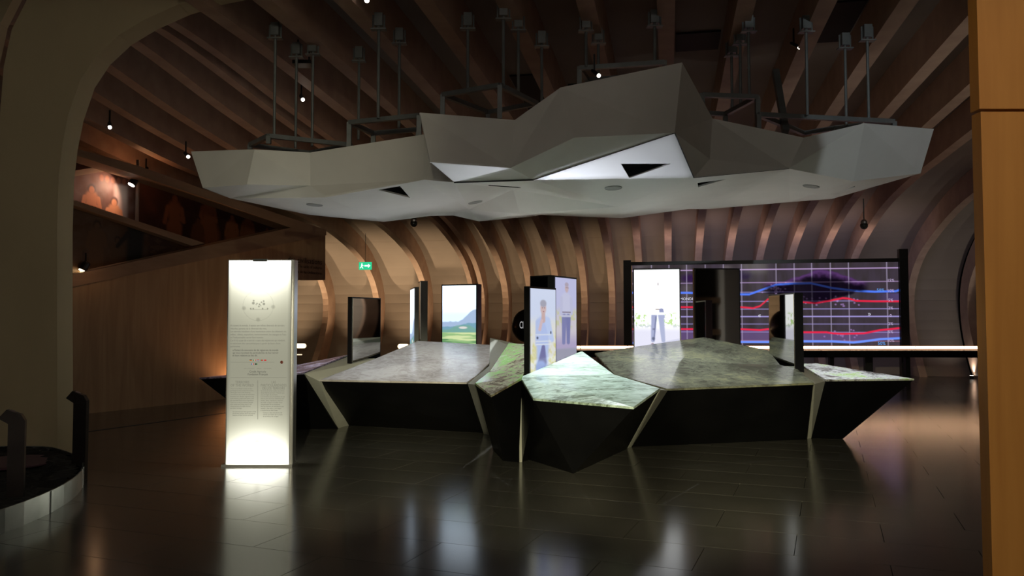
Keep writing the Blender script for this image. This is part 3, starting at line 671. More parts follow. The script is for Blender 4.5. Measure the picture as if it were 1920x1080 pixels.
def sc_man_bright(U, V):
    A = flat(U, np.array((1.25, 1.27, 1.3))); A = mixc(A, lin((232, 232, 250)) * 1.0, sm(V, 0.66, 0.8))
    g = noise2(U, V, 22, 30, 3); A = mixc(A, lin((196, 232, 150)), sm(g, 0.5, 0.62) * sm(V, 0.52, 0.58) * (1 - sm(V, 0.68, 0.74)) * (0.35 + 0.65 * sm(np.abs(U - 0.45), 0.1, 0.25)))
    A = mixc(A, lin((190, 200, 205)), sm(g, 0.55, 0.62) * rect(U, V, 0, 0.70, 1, 0.735, 0.02) * 0.7)
    A = mixc(A, lin((205, 208, 232)), sm(V, 0.985 - 0.12 * U, 1.0 - 0.12 * U) * rect(U, V, 0.5, 0.8, 1.1, 1.1) * 0.8)
    asp = 1.9
    A = mixc(A, lin((190, 170, 165)) * 1.0, ell(U, V, 0.515, 0.185, 0.045, 0.045, 0.4) * 0.22)
    A = mixc(A, lin((90, 60, 60)), ell(U, V, 0.53, 0.185, 0.012, 0.02, 0.5) * 0.6); A = mixc(A, lin((150, 110, 110)), ell(U, V, 0.54, 0.26, 0.02, 0.006, 0.5) * 0.4)
    A = mixc(A, lin((225, 230, 240)) * 1.1, cap(U, V, 0.66, 0.36, 0.66, 0.46, 0.012, 0.012, asp) * 0.7)
    A = mixc(A, lin((120, 90, 70)), rect(U, V, 0.47, 0.497, 0.64, 0.512, 0.004) * 0.8)
    A = mixc(A, lin((150, 156, 196)), cap(U, V, 0.60, 0.52, 0.62, 0.60, 0.05, 0.055, asp))
    A = mixc(A, lin((165, 172, 208)), cap(U, V, 0.44, 0.58, 0.41, 0.90, 0.068, 0.042, asp))
    A = mixc(A, lin((172, 180, 214)), cap(U, V, 0.59, 0.58, 0.64, 0.90, 0.068, 0.042, asp))
    A = mixc(A, lin((100, 108, 150)), cap(U, V, 0.48, 0.60, 0.43, 0.90, 0.018, 0.012, asp) * 0.7)
    A = mixc(A, lin((70, 80, 110)), ell(U, V, 0.42, 0.875, 0.035, 0.02, 0.5) * 0.8); A = mixc(A, lin((95, 100, 130)), ell(U, V, 0.43, 0.755, 0.03, 0.012, 0.6) * 0.7)
    A = mixc(A, lin((170, 150, 165)), ell(U, V, 0.40, 0.95, 0.035, 0.02)); A = mixc(A, lin((185, 165, 180)), ell(U, V, 0.66, 0.945, 0.04, 0.018))
    A = mixc(A, np.array((1.15, 1.2, 1.2)), rect(U, V, 0.34, 0.545, 0.68, 0.575, 0.006) * 0.95)
    return A
def sc_person_a(U, V):
    A = flat(U, lin((212, 222, 246))); A = mixc(A, lin((228, 228, 222)), sm(V, 0.28, 0.45)); g = noise2(U, V, 8, 16, 11)
    A = mixc(A, lin((222, 218, 160)), sm(V, 0.45, 0.6) * sm(g, 0.4, 0.6)); A = mixc(A, lin((150, 150, 130)), sm(g, 0.62, 0.75) * sm(V, 0.7, 0.9) * 0.6)
    asp = 3.0
    A = mixc(A, lin((182, 198, 240)), cap(U, V, 0.50, 0.40, 0.46, 0.86, 0.27, 0.22, asp))
    A = mixc(A, lin((192, 208, 244)), cap(U, V, 0.66, 0.36, 0.84, 0.58, 0.12, 0.09, asp)); A = mixc(A, lin((186, 200, 238)), cap(U, V, 0.32, 0.38, 0.28, 0.62, 0.12, 0.09, asp))
    A = mixc(A, lin((118, 118, 168)), cap(U, V, 0.50, 0.66, 0.46, 0.83, 0.07, 0.17, asp)); A = mixc(A, lin((150, 168, 222)), cap(U, V, 0.40, 0.88, 0.38, 1.05, 0.2, 0.2, asp))
    A = mixc(A, lin((212, 186, 186)), ell(U, V, 0.50, 0.22, 0.115, 0.075)); A = mixc(A, lin((170, 170, 186)), ell(U, V, 0.50, 0.165, 0.125, 0.042))
    A = mixc(A, lin((206, 178, 176)), cap(U, V, 0.5, 0.29, 0.5, 0.36, 0.07, 0.08, asp)); A = mixc(A, lin((214, 190, 196)), cap(U, V, 0.44, 0.36, 0.36, 0.46, 0.05, 0.06, asp))
    A = mixc(A, lin((150, 120, 124)), ell(U, V, 0.465, 0.215, 0.02, 0.007)); A = mixc(A, lin((150, 120, 124)), ell(U, V, 0.55, 0.215, 0.02, 0.007)); A = mixc(A, lin((170, 120, 124)), ell(U, V, 0.51, 0.258, 0.03, 0.007))
    A = mixc(A, lin((90, 100, 130)), ell(U, V, 0.27, 0.555, 0.04, 0.015)); A = mixc(A, lin((90, 96, 120)), ell(U, V, 0.80, 0.50, 0.03, 0.02))
    for y in (0.525, 0.60, 0.635): A = mixc(A, lin((228, 234, 242)), rect(U, V, 0.2, y - 0.012, 0.82, y + 0.002, 0.004) * 0.75)
    return A * 0.9
def sc_person_b(U, V):
    A = flat(U, lin((206, 208, 246))); A = mixc(A, lin((222, 216, 226)), sm(V, 0.3, 0.5)); g = noise2(U, V, 8, 16, 21)
    A = mixc(A, lin((214, 216, 180)), sm(g, 0.45, 0.6) * rect(U, V, -0.1, 0.38, 1.1, 0.58, 0.05)); A = mixc(A, lin((188, 176, 214)), sm(V, 0.6, 0.8)); A = mixc(A, lin((168, 168, 190)), rect(U, V, -0.1, 0.83, 1.1, 1.1, 0.02))
    asp = 3.2
    A = mixc(A, lin((214, 216, 244)), cap(U, V, 0.5, 0.24, 0.5, 0.40, 0.22, 0.2, asp)); A = mixc(A, lin((206, 208, 238)), cap(U, V, 0.28, 0.24, 0.27, 0.42, 0.07, 0.06, asp)); A = mixc(A, lin((206, 208, 238)), cap(U, V, 0.74, 0.24, 0.76, 0.42, 0.07, 0.06, asp))
    A = mixc(A, lin((128, 112, 130)), rect(U, V, 0.32, 0.395, 0.72, 0.41, 0.004) * 0.8)
    A = mixc(A, lin((138, 142, 192)), cap(U, V, 0.41, 0.46, 0.38, 0.76, 0.12, 0.075, asp)); A = mixc(A, lin((132, 136, 188)), cap(U, V, 0.6, 0.46, 0.60, 0.76, 0.12, 0.075, asp))
    A = mixc(A, lin((212, 190, 196)), ell(U, V, 0.53, 0.12, 0.085, 0.05)); A = mixc(A, lin((190, 178, 196)), ell(U, V, 0.53, 0.075, 0.09, 0.025)); A = mixc(A, lin((120, 100, 116)), rect(U, V, 0.48, 0.11, 0.62, 0.117, 0.003) * 0.7)
    A = mixc(A, lin((222, 224, 244)), rect(U, V, 0.28, 0.435, 0.74, 0.46, 0.004) * 0.8)
    return A * 0.78
totem('narrow dark mirror totem right of the glowing text panel', (661, 11.55), (713, 12.1), 559, 0.93, 0.075, True)
totem('thin screen totem seen edge on beside the taupe table\'s far corner', (769, 13.6), (776.5, 12.9), 541, 0.9, 0.07, False, sc_landscape, nx=20, nz=80)
totem('taller dark totem seen edge on, just behind the thin screen totem', (783, 14.3), (788, 13.8), 529, 0.9, 0.12, True)
totem('landscape totem showing pale sky, blue hills and green fields', (829, 13.25), (893, 13.0), 534, 0.9, 0.16, False, sc_landscape, nx=70, nz=130, zface=1.20)
totem('mirror totem with dark top half hidden behind the nearest person screen', (995, 11.35), (1030, 11.1), 518, 0.9, 0.10, True)
totem('screen totem showing a person in blue jacket, nearest of all totems', (994, 9.25), (1042, 9.75), 540, 0.8, 0.07, False, sc_person_a, nx=60, nz=150, zface=0.95)
totem('lavender screen totem showing a standing person in white shirt and jeans', (1041, 10.55), (1081, 11.1), 520, 0.8, 0.10, False, sc_person_b, nx=55, nz=150, zface=1.05)
totem('brightest white screen totem showing a person in faded jeans', (1189, 12.9), (1275, 12.75), 504, 0.9, 0.10, False, sc_man_bright, nx=100, nz=180, zface=1.18)
totem('wide mirror totem standing in front of the violet graph wall', (1304, 13.05), (1387, 13.1), 504, 0.9, 0.08, True)
totem('mirror totem with black side between the mossy and gravel tables', (1442, 11.6), (1489, 10.85), 552, 0.9, 0.12, True)

# unseen lamps added between the totems to brighten the canopy from below
for q, en, col in (((-1.9, 11.3, 1.45), 26, (0.9, 0.95, 1.0)), ((-0.3, 11.6, 1.5), 26, (1.0, 0.9, 0.86)), ((0.9, 11.6, 1.5), 30, (0.88, 1.0, 0.92)), ((3.0, 11.9, 1.5), 26, (0.98, 1.0, 0.95)), ((4.3, 11.6, 1.3), 16, (1.0, 0.92, 0.86))):
    lamp('SPOT', 'canopy_fill', q, (q[0], q[1] - 0.85, 3.2), en * 0.62, col, 0.05, 92, 0.6)
# projector lamps, hung in the canopy openings
def hull_pts(T): return [p.copy() for p in T]
PR = {}
PROJ = [(TA, (-2.6, 10.9, 2.98), 170, COOL), (TB, (-1.3, 10.7, 2.98), 150, COOL), (TC, (-0.1, 10.1, 2.98), 230, COOL), (TD, (0.9, 9.6, 3.0), 300, COOL), (TE, (2.2, 10.6, 3.0), 180, COOL), (TF, (4.3, 10.5, 3.0), 330, COOL)]
for T, loc, en, col in PROJ: projector(loc, T, en, col)

# ------------------------------------------------------------------ suspended faceted canopy
CV = {
 'a': (358, 284, 10.0), 'b': (477, 280, 9.55), 'c': (581, 286, 9.7), 'd': (795, 252, 9.35), 'e': (380, 352, 10.0), 'f': (463, 346, 9.65), 'g': (582, 348, 9.7),
 'h': (795, 337, 9.15), 'i': (432, 372, 10.5), 'm': (787, 211, 8.6), 'n': (965, 225, 8.9), 'o': (957, 315, 8.85), 'p': (807, 304, 8.5), 'q': (852, 342, 9.35), 'dd': (807, 303.5, 9.38),
 's': (1000, 337, 9.0), 'T1': (1051, 164, 8.85), 'T2': (1279, 117, 8.75), 'T3': (1336, 222, 9.5), 'V': (1265, 249, 8.6), 'W': (1077, 258, 8.62), 'X': (1301, 333, 9.1), 'Y': (1331, 298, 9.2),
 'U1': (1507, 258, 9.4), 'U2': (1479, 316, 9.35), 'R1': (1621, 231, 8.95), 'R2': (1751, 242, 9.6), 'R3': (1726, 325, 9.8), 'R5': (1600, 340, 9.5), 
 'k0': (575, 402, 11.4), 'k1': (622, 407, 11.6), 'k2': (720, 416, 12.0), 'k3': (806, 405, 12.0), 'k4': (850, 404, 12.2), 'k5': (898, 415, 12.5), 'k6': (988, 407, 12.4), 'k7': (1015, 403, 12.3), 'k8': (1166, 409, 12.5), 'k9': (1290, 392, 12.1), 'k10': (1330, 392, 12.3), 'k11': (1480, 379, 11.8), 'k12': (1560, 373, 11.3), 
 'j1': (610, 370, 9.6), 'j2': (880, 393, 11.95), 'j3': (975, 401, 11.2), 'j4': (962, 355, 10.8), 'j5': (1160, 388, 10.6),
}
P3 = {k: at(*v) for k, v in CV.items()}
P3['h'] = on_plane(795, 337, P3['c'], (P3['g'] - P3['c']).cross(P3['d'] - P3['c']).normalized())
FACETS = ['a e b', 'b e f', 'b f g', 'b g c', 'c g h d', 'd h q dd', 'e i f', 'f i j1 g', 'g j1 h',
 'm p o n', 'p q o', 'o q s', 'n o T1', 'T1 o W', 'T1 W V T2', 'o s W', 'W s V', 'T2 V T3', 'T3 V Y', 'V X Y', 'T3 Y U2 U1', 'Y X U2', 'U1 U2 R1', 'R1 U2 R5', 'R1 R5 R3', 'R1 R3 R2',
 'i k0 j1', 'j1 k0 k1', 'j1 k1 k2', 'h j1 j2', 'j1 k2 j2', 'j2 k2 k3', 'j2 k3 k4', 'j2 k4 k5', 'h j2 q', 'q j2 j4', 'q j4 s', 'j4 j2 j3', 'j2 k5 j3', 'j3 k5 k6', 'j3 k6 k7', 'j4 j3 j5', 'j3 k7 j5', 'j5 k7 k8',
 's j4 j5', 's j5 X', 'j5 k8 k9', 'X j5 k9', 'X k9 U2', 'k9 k10 U2', 'k10 k11 U2', 'U2 k11 R5', 'k11 k12 R5', 'R5 k12 R3', 's X V']
HOLES = {'j1 k2 j2 ': None}
canopy = thing('faceted_canopy', 'white faceted ceiling canopy hanging above the tables', 'canopy', (1.0, 10.5, 3.1))
inside = Vector((1.0, 11.0, 4.6))
cent = sum(P3.values(), Vector()) / len(P3)
def facet_panel(keys, holes=()):
    pts = [P3[k] for k in keys.split()]
    nrm = (pts[1] - pts[0]).cross(pts[2] - pts[0]).normalized()
    if nrm.dot(CAM - pts[0]) < 0: nrm = -nrm
    back = -nrm * 0.02
    bm = bmesh.new()
    rings = [pts] + [[p for p in h] for h in holes]
    es = []
    for r in rings:
        vv = [bm.verts.new(p) for p in r]
        for i in range(len(vv)): es.append(bm.edges.new((vv[i], vv[(i + 1) % len(vv)])))
    if holes:
        bmesh.ops.triangle_fill(bm, use_beauty=True, use_dissolve=False, edges=es, normal=nrm)
    else:
        vv = list(bm.verts)
        bm.faces.new(vv)
    r = bmesh.ops.extrude_face_region(bm, geom=list(bm.faces))
    bmesh.ops.translate(bm, verts=[g for g in r['geom'] if isinstance(g, bmesh.types.BMVert)], vec=back)
    bmesh.ops.recalc_face_normals(bm, faces=bm.faces)
    return bm_obj('canopy_panel', bm, M_canopy, canopy), nrm
def face_plane(keys):
    pts = [P3[k] for k in keys.split()]; n_ = (pts[1] - pts[0]).cross(pts[2] - pts[0]).normalized(); return pts[0], n_
holes_for = {'h j1 j2': [[(709, 356), (750, 349), (769, 371)]], 's X V': [[(1164, 307), (1258, 307), (1180, 334)]], 'X k9 U2': [[(1308, 343), (1362, 336), (1309, 351)]], 'k11 k12 R5': [[(1556, 364), (1602, 352), (1570, 366)]]}
recess = []
for k in FACETS:
    hs = []
    if k in holes_for:
        p0, n_ = face_plane(k)
        hs = [[on_plane(px, py, p0, n_) for px, py in h] for h in holes_for[k]]
        for h in hs: recess.append((h, n_ if n_.dot(CAM - p0) < 0 else -n_))
    facet_panel(k, hs)
# added lamps above the nearest totem, masked to brighten just two facets
for fk, en in (('s X V', 190), ('p q o', 55)):
    projector((0.48, 9.44, 2.07), [P3[k] for k in fk.split()], en, (0.82, 0.86, 1.0), 'facet_fill')
for h, n_ in recess:
    c = sum(h, Vector()) / 3
    top = [c + (p - c) * 1.15 + n_ * 0.11 for p in h]
    low_ = [c + (p - c) * 1.02 + n_ * 0.012 for p in h]
    MB().add(low_ + top, [(0, 1, 4, 3), (1, 2, 5, 4), (2, 0, 3, 5), (3, 4, 5)]).build('projector_opening', M_dark, canopy)
def grille(px, py, keys, r=0.105):
    p0, n_ = face_plane(keys); c = on_plane(px, py, p0, n_)
    if n_.dot(CAM - c) < 0: n_ = -n_
    x = n_.cross(Vector((0, 1, 0))).normalized(); y = n_.cross(x)
    MB().lathe(c, [(r, -0.005), (r, 0.006), (r * 0.93, 0.010), (r * 0.90, 0.006)], 24, (x, y, n_)).build('speaker_grille', M_grille, canopy)
grille(590, 384, 'j1 k0 k1'); grille(891, 379, 'q j2 j4'); grille(1150, 352, 's j5 X'); grille(1521, 349, 'U2 k11 R5')
def seam(a, b, wdt=0.012):
    A_, B_ = P3[a], P3[b]; d = Vector((0, -0.004, -0.004))
    MB().bar(A_ + d, B_ + d, wdt, wdt * 0.5).build('seam', M_dark, canopy)
seam('q', 's', 0.022); seam('s', 'V', 0.010); seam('V', 'X', 0.010); seam('X', 'U2', 0.008)
pq = [on_plane(px, py, *face_plane('q j4 s')) for px, py in ((917, 347), (1004, 353))]
MB().bar(pq[0] + Vector((0, 0, -0.004)), pq[1] + Vector((0, 0, -0.004)), 0.02, 0.01).build('seam', M_dark, canopy)

# ------------------------------------------------------------------ hanging steel frames with rods
def vault_z(p):
    s = p.dot(DV); best = None
    pr = profile(0.0)
    for a, b in zip(pr[:-1], pr[1:]):
        if min(a[0], b[0]) <= s <= max(a[0], b[0]) and a[1] > 4: return float(a[1] + (b[1] - a[1]) * (s - a[0]) / (b[0] - a[0] + 1e-9))
    return 5.3
def frame(label, Z, corners, posts, rods, extra=()):
    Q = [atz(px, py, Z) for px, py in corners]; cen = sum(Q, Vector()) / len(Q)
    t = thing('hanging_frame', label, 'steel frame', (cen.x, cen.y, Z), 'steel frames above the canopy')
    bw = 0.055
    for i in range(len(Q)): MB().bar(Q[i], Q[(i + 1) % len(Q)], bw).build('frame_bar', M_steel, t)
    for i, h in posts: MB().bar(Q[i], Q[i] + Vector((0, 0, -h)), bw).build('frame_post', M_steel, t)
    for (p0, y0, Y) in rods:
        b = atz(p0, y0, Z); top = Vector((b.x, b.y, vault_z(b) + 0.04))
        rod = MB().tube(b, top, 0.019, 8).build('rod', M_steel, t)
        m = MB(); m.box(top + Vector((0, 0, -0.16)), 0.19, 0.09, 0.015); m.box(top + Vector((0, 0, -0.04)), 0.10, 0.08, 0.16); m.tube(top + Vector((-0.07, 0, -0.14)), top + Vector((-0.07, 0, 0.02)), 0.012, 6); m.tube(top + Vector((0.07, 0, -0.14)), top + Vector((0.07, 0, 0.02)), 0.012, 6)
        m.build('rod_bracket', M_steel, rod)
    for a, b, wd in extra: MB().bar(at(*a), at(*b), wd).build('brace', M_steel, t)
    return t
frame('low flat steel frame over the canopy\'s left wing', 3.95, [(504, 255), (658, 272), (580, 287), (469, 272)], [(0, 0.1), (1, 0.15), (3, 0.06)], [(514, 256, 9.75), (585, 275, 10.45), (554, 278, 11.0)])
frame('square steel frame left of the canopy\'s raised panel', 4.1, [(655, 230), (786, 217), (784, 243), (700, 250)], [(0, 0.35), (1, 0.25), (3, 0.2), (2, 0.2)], [(709, 222, 9.1), (748, 240, 9.8), (672, 262, 12.2)])
frame('tall steel frame behind the canopy\'s raised panel', 4.4, [(830, 178), (937, 160), (1006, 194), (915, 211)], [(0, 0.35), (1, 0.4), (2, 0.2), (3, 0.2)], [(944, 162, 8.75), (972, 178, 9.2), (877, 176, 9.95), (1016, 200, 10.9)])
frame('topmost steel frame behind the canopy\'s highest peak', 4.75, [(1086, 128), (1246, 117), (1246, 140), (1102, 150)], [(0, 0.3), (3, 0.3)], [(1099, 126, 8.9), (1122, 145, 9.3), (1228, 118, 9.0)])
frame('square steel frame right of the canopy\'s highest peak', 4.38, [(1316, 178), (1420, 182), (1360, 214), (1320, 212)], [(1, 0.38), (0, 0.35), (2, 0.2)], [(1405, 181, 9.1), (1389, 198, 10.1), (1373, 214, 11.2)])
frame('long steel frame over the canopy\'s right wing', 4.15, [(1422, 215), (1676, 228), (1567, 240), (1507, 250)], [(0, 0.2), (1, 0.1), (2, 0.1)], [(1514, 216, 10.3), (1629, 226, 10.9), (1587, 236, 12.5)], [((1454, 133, 10.5), (1473, 247, 10.0), 0.08)])

# ------------------------------------------------------------------ graph wall and light bar
GS = 23.6
def on_s(px, py, s): return on_plane(px, py, DV * s, DV)
GL = on_s(1186, 600, GS); GR = on_s(1686, 600, GS); GL.z = GR.z = 0
ZT, ZB = 3.27, 0.93
g = thing('graph_screen', 'long glossy dark screen wall with violet gridlines and red and blue curves', 'video wall', ((GL.x + GR.x) / 2, (GL.y + GR.y) / 2, 0))
GW = (GR - GL).length
def guv(px, py):
    p = on_s(px, py, GS); return (p - GL).dot(TV) / GW, (ZT - p.z) / (ZT - ZB)
def curve_pts(L_): 
    q = sorted(guv(*p) for p in L_); return np.array([a for a, b in q]), np.array([b for a, b in q])
c_bu = curve_pts([(1192, 549), (1290, 549), (1390, 552), (1405, 552), (1430, 543), (1455, 534), (1485, 532), (1520, 531), (1560, 540), (1600, 545), (1640, 547), (1680, 546), (1688, 543)])
c_rl = curve_pts([(1192, 617), (1290, 617), (1388, 617), (1425, 619), (1440, 617), (1500, 623), (1550, 623), (1562, 625), (1580, 626), (1620, 625), (1650, 619), (1690, 615)])
c_bl = curve_pts([(1192, 643), (1290, 642), (1388, 641), (1440, 641), (1500, 640), (1560, 640), (1600, 642), (1620, 640), (1650, 636), (1690, 634)])
c_ru = curve_pts([(1192, 576), (1388, 576), (1402, 577), (1412, 578), (1425, 574), (1440, 561), (1470, 564), (1500, 566), (1530, 568), (1560, 563), (1580, 559), (1592, 560), (1605, 564), (1640, 565), (1690, 565)])
VL = [guv(p, 570)[0] for p in (1222, 1255, 1288, 1323, 1357, 1391, 1456, 1490, 1523, 1558, 1592, 1664)]
def graph_paint(U, V):
    A = flat(U, (0.045, 0.034, 0.045)) + (noise2(U, V, 40, 3, 5)[..., None] - 0.5) * np.array((0.03, 0.02, 0.05))
    A = mixc(A, (0.14, 0.085, 0.22), (sm(V, np.interp(U, *c_rl), np.interp(U, *c_rl) + 0.01) * (1 - sm(V, np.interp(U, *c_bl), np.interp(U, *c_bl) + 0.01))) * 0.75)
    A = mixc(A, (0.09, 0.06, 0.18), sm(U, 0.9, 1.0) * rect(U, V, 0.5, 0.37, 1.1, 0.46, 0.005) * 0.8)
    # dark violet cloud
    u0, v0 = guv(1450, 520); u1, v1 = guv(1612, 515)
    n_ = noise2(U, V, 26, 10, 31, 5); cu = 0.5 * (u0 + u1)
    top = 0.235 - 0.15 * np.exp(-((U - cu - 0.02) / 0.10) ** 2) + 0.10 * (n_ - 0.5); bot = 0.47 + 0.06 * (n_ - 0.5) - 1.0 * np.abs(U - cu + 0.01) ** 1.2
    cl = sm(V, top - 0.01, top + 0.02) * (1 - sm(V, bot - 0.02, bot + 0.02)) * rect(U, V, u0 - 0.03, 0, u1 + 0.02, 1, 0.02)
    rim = cl * (1 - sm(V, top + 0.02, top + 0.10))
    A = mixc(A, (0.008, 0.004, 0.012), cl); A = mixc(A, (0.13, 0.05, 0.20), rim * (0.4 + 0.6 * n_))
    A = mixc(A, (0.03, 0.01, 0.06), ell(U, V, *guv(1295, 522), 0.035, 0.05, 0.6)); A = mixc(A, (0.02, 0.01, 0.04), ell(U, V, *guv(1395, 515), 0.03, 0.06, 0.6))
    # drops
    rs = np.random.default_rng(3)
    for cx, cy, n1, sp in ((1455, 543, 26, 18), (1560, 568, 22, 60), (1580, 625, 18, 30), (1500, 560, 14, 30)):
        for _ in range(n1):
            u_, v_ = guv(cx + rs.normal(0, sp * 0.5), cy + rs.normal(0, 5)); A = mixc(A, (0.30, 0.18, 0.42), ell(U, V, u_, v_, 0.0035, 0.009, 0.5) * 0.8)
    for k, v in enumerate((0.07, 0.229, 0.345, 0.456, 0.55, 0.64, 0.73, 0.826, 0.93)):
        wdt = 0.0085 if k == 5 else 0.0065
        A = mixc(A, (0.62, 0.42, 0.78) if k < 2 else (0.42, 0.36, 0.80) if k != 8 else (0.5, 0.2, 0.3), (1 - sm(np.abs(V - v), wdt * 0.4, wdt * 1.3)) * (0.8 if k in (0, 5) else 0.45))
    for u in VL: A = mixc(A, (0.5, 0.42, 0.62), (1 - sm(np.abs(U - u), 0.0010, 0.0030)) * 0.42)
    for cpt, col, wdt in ((c_bu, (0.08, 0.20, 0.95), 0.013), (c_bl, (0.16, 0.30, 1.0), 0.014), (c_ru, (0.75, 0.02, 0.06), 0.012), (c_rl, (0.80, 0.02, 0.07), 0.012)):
        A = mixc(A, col, 1 - sm(np.abs(V - np.interp(U, *cpt)), wdt * 0.5, wdt * 1.3))
    A = mixc(A, (0.004, 0.002, 0.008), np.clip(cl - rim, 0, 1) * 0.88)
    return np.clip(A, 0, 2)
gz = Vector((0, 0, 1)); gf = -DV
paint_panel('graph_image', GL + gz * ZT + gf * 0.02, TV * GW, Vector((0, 0, ZB - ZT)), graph_paint, 520, 170, M_graph, g)
MB().box((GL + GR) / 2 + DV * 0.05 + gz * ((ZT + ZB) / 2), GW, 0.1, ZT - ZB, (TV, DV, gz)).build('screen_casing', M_frame, g)
MB().box((GL + GR) / 2 + gz * (ZT + 0.05), GW + 0.2, 0.14, 0.10, (TV, DV, gz)).build('top_rail', M_frame, g)
for q, zt in ((GL - TV * 0.14, 3.42), (GR + TV * 0.12, 3.62)):
    MB().box(q + gz * (zt / 2), 0.22, 0.22, zt, (TV, DV, gz)).build('post', M_frame, g)
MB().box((GL + GR) / 2 + TV * 2.8 + gz * 0.45, 0.2, 0.2, 0.9, (TV, DV, gz)).build('post', M_frame, g)
def gt(body, px, py, size, mat):
    p = on_s(px, py, GS - 0.024); text(body, p, TV, gz, size, mat, g, 'CENTER')
gt('MONDE', 1288, 557, 0.11, M_white); gt('PRODUCTION DE VIN', 1290, 565, 0.05, M_pinkp)
for lab, y in zip(('15%', '10%', '5%', '2%', '0', '2%', '5%', '10%'), (522, 541.5, 559, 574, 588, 603.5, 618.5, 635)): gt(lab, 1670, y, 0.11, M_pinkp)
gt('50%', 1651, 540, 0.12, M_bluep); gt('50%', 1653, 640, 0.12, M_bluep); gt('»', 1630, 583, 0.16, M_white); gt('«', 1424, 586, 0.16, M_white)

BY = 19.6
bar0 = at(1000, 653, 19.9); bar1 = at(1990, 653, 19.5)
bar = thing('bar_counter', 'long black bar counter with a glowing amber strip along its edge', 'counter', ((bar0.x + bar1.x) / 2, BY, 0))
bd = (bar1 - bar0); bd.z = 0; bL = bd.length; bd.normalize(); bn = Vector((bd.y, -bd.x, 0)); zt = 0.93
nb = 11
for k in range(nb):
    a = bar0 + bd * (bL * k / nb + 0.008); b = bar0 + bd * (bL * (k + 1) / nb - 0.008); a.z = b.z = zt + 0.055
    MB().bar(a, b, 0.03, 0.10).build('strip_housing', M_barrim, bar)
    a = a + bn * 0.018; b = b + bn * 0.018; a.z = b.z = zt + 0.062
    MB().bar(a, b, 0.01, 0.05).build('glowing_strip', M_bar, bar)
nw = 60; vs = []; fs = []
for k in range(nw + 1):
    u = bL * k / nw; p = bar0 + bd * u; p.z = 0
    wv = 0.30 + 0.05 * math.sin(u * 1.15 + 0.4)
    fr = p + bn * wv; bk = p - bn * 0.35
    vs += [fr + gz * zt, fr + gz * (zt - 0.17), bk + gz * (zt - 0.17), bk + gz * zt]
for k in range(nw):
    a = 4 * k; b = a + 4
    for i in range(4): fs.append((a + i, a + (i + 1) % 4, b + (i + 1) % 4, b + i))
fs += [(0, 1, 2, 3), (4 * nw + 3, 4 * nw + 2, 4 * nw + 1, 4 * nw)]
mesh_obj('countertop', vs, fs, M_black, bar)
for k in range(1, 7):
    p = bar0 + bd * (bL * k / 7); MB().box((p.x, p.y + 0.1, (zt - 0.17) / 2), 0.10, 0.12, zt - 0.17).build('leg', M_frame, bar)

# ------------------------------------------------------------------ planter with two bent posts
pc = Vector((-7.36, 6.4, 0)); PRAD = 3.5
ring = thing('planter_ring', 'low curved galvanised steel planter edge holding dark gravel at the left', 'planter', pc)
n = 96; vs = []; fs = []
for k in range(n):
    a = 2 * math.pi * k / n; d = Vector((math.cos(a), math.sin(a), 0))
    o_, i_ = pc + d * PRAD, pc + d * (PRAD - 0.012)
    o_.y = min(o_.y, 9.26); i_.y = min(i_.y, 9.25); vs += [o_, o_ + gz * 0.185, i_ + gz * 0.185, i_]
for k in range(n):
    a = 4 * k; b = 4 * ((k + 1) % n)
    for i in range(4): fs.append((a + i, a + (i + 1) % 4, b + (i + 1) % 4, b + i))
mesh_obj('steel_edge', vs, fs, M_galv, ring)
bm = bmesh.new(); bmesh.ops.create_grid(bm, x_segments=110, y_segments=110, size=3.47)
kill = [f for f in bm.faces if f.calc_center_median().length > 3.44]; bmesh.ops.delete(bm, geom=kill, context='FACES')
for v in bm.verts:
    v.co.z = 0.115 + random.uniform(-0.02, 0.025) + (0.05 if v.co.length > 3.2 and v.co.y > 1.0 else 0) ; v.co += pc; v.co.y = min(v.co.y, 9.24)
sg = bm_obj('gravel_bed', bm, M_soil, ring); sg['kind'] = 'stuff'
for aa in (-0.20, 0.12, 0.42, 0.46):
    d = Vector((math.cos(aa), math.sin(aa), 0)); tn = Vector((-d.y, d.x, 0)); p = pc + d * (PRAD + 0.004)
    MB().box(p + gz * 0.092, 0.008, 0.03, 0.18, (d, tn, gz)).build('joint_strap', M_galv, ring)
dsc = atz(20, 866, 0.16)
tag(MB().lathe(dsc, [(0.02, -0.015), (0.42, -0.015), (0.43, 0.0), (0.40, 0.008), (0.02, 0.008)], 40).build('floor_disc', M_disc), 'flat mauve disc lying on the planter gravel', 'disc')
def bent_post(px, py, Y, ztop, label, lean):
    b = at(px, py, Y); b.z = 0.12
    t = thing('listening_post', label, 'post', b, 'bent audio posts in the planter')
    w_, d_ = 0.125, 0.07; hz = ztop - 0.10
    X = Vector((math.cos(lean), math.sin(lean), 0)); Yv = Vector((-X.y, X.x, 0))
    prof = [(-w_ / 2, 0.0), (w_ / 2, 0.0), (w_ / 2, hz + 0.0), (w_ / 2 - 0.03, hz + 0.055), (-w_ / 2 - 0.015, hz + 0.10), (-w_ / 2 - 0.075, hz + 0.03), (-w_ / 2, hz - 0.02)]
    MB().prism([b - Yv * d_ / 2 + X * x + gz * (z - 0.12) for x, z in prof], Yv * d_).build('bent_column', M_bronze, t)
    c = b + X * (-0.035) + gz * (hz - 0.12 + 0.082); up = (X * 0.40 + gz * 0.92).normalized()
    x2 = Yv; y2 = up.cross(x2)
    MB().lathe(c, [(0.004, 0), (0.026, 0), (0.026, 0.006), (0.020, 0.008), (0.004, 0.008)], 16, (x2, y2, up)).build('button', principled('button_ring', (0.28, 0.2, 0.2), 0.4), t)
bent_post(29, 935, 6.85, 0.865, 'bent bronze post in the planter, nearer one at the frame edge', 0.35)
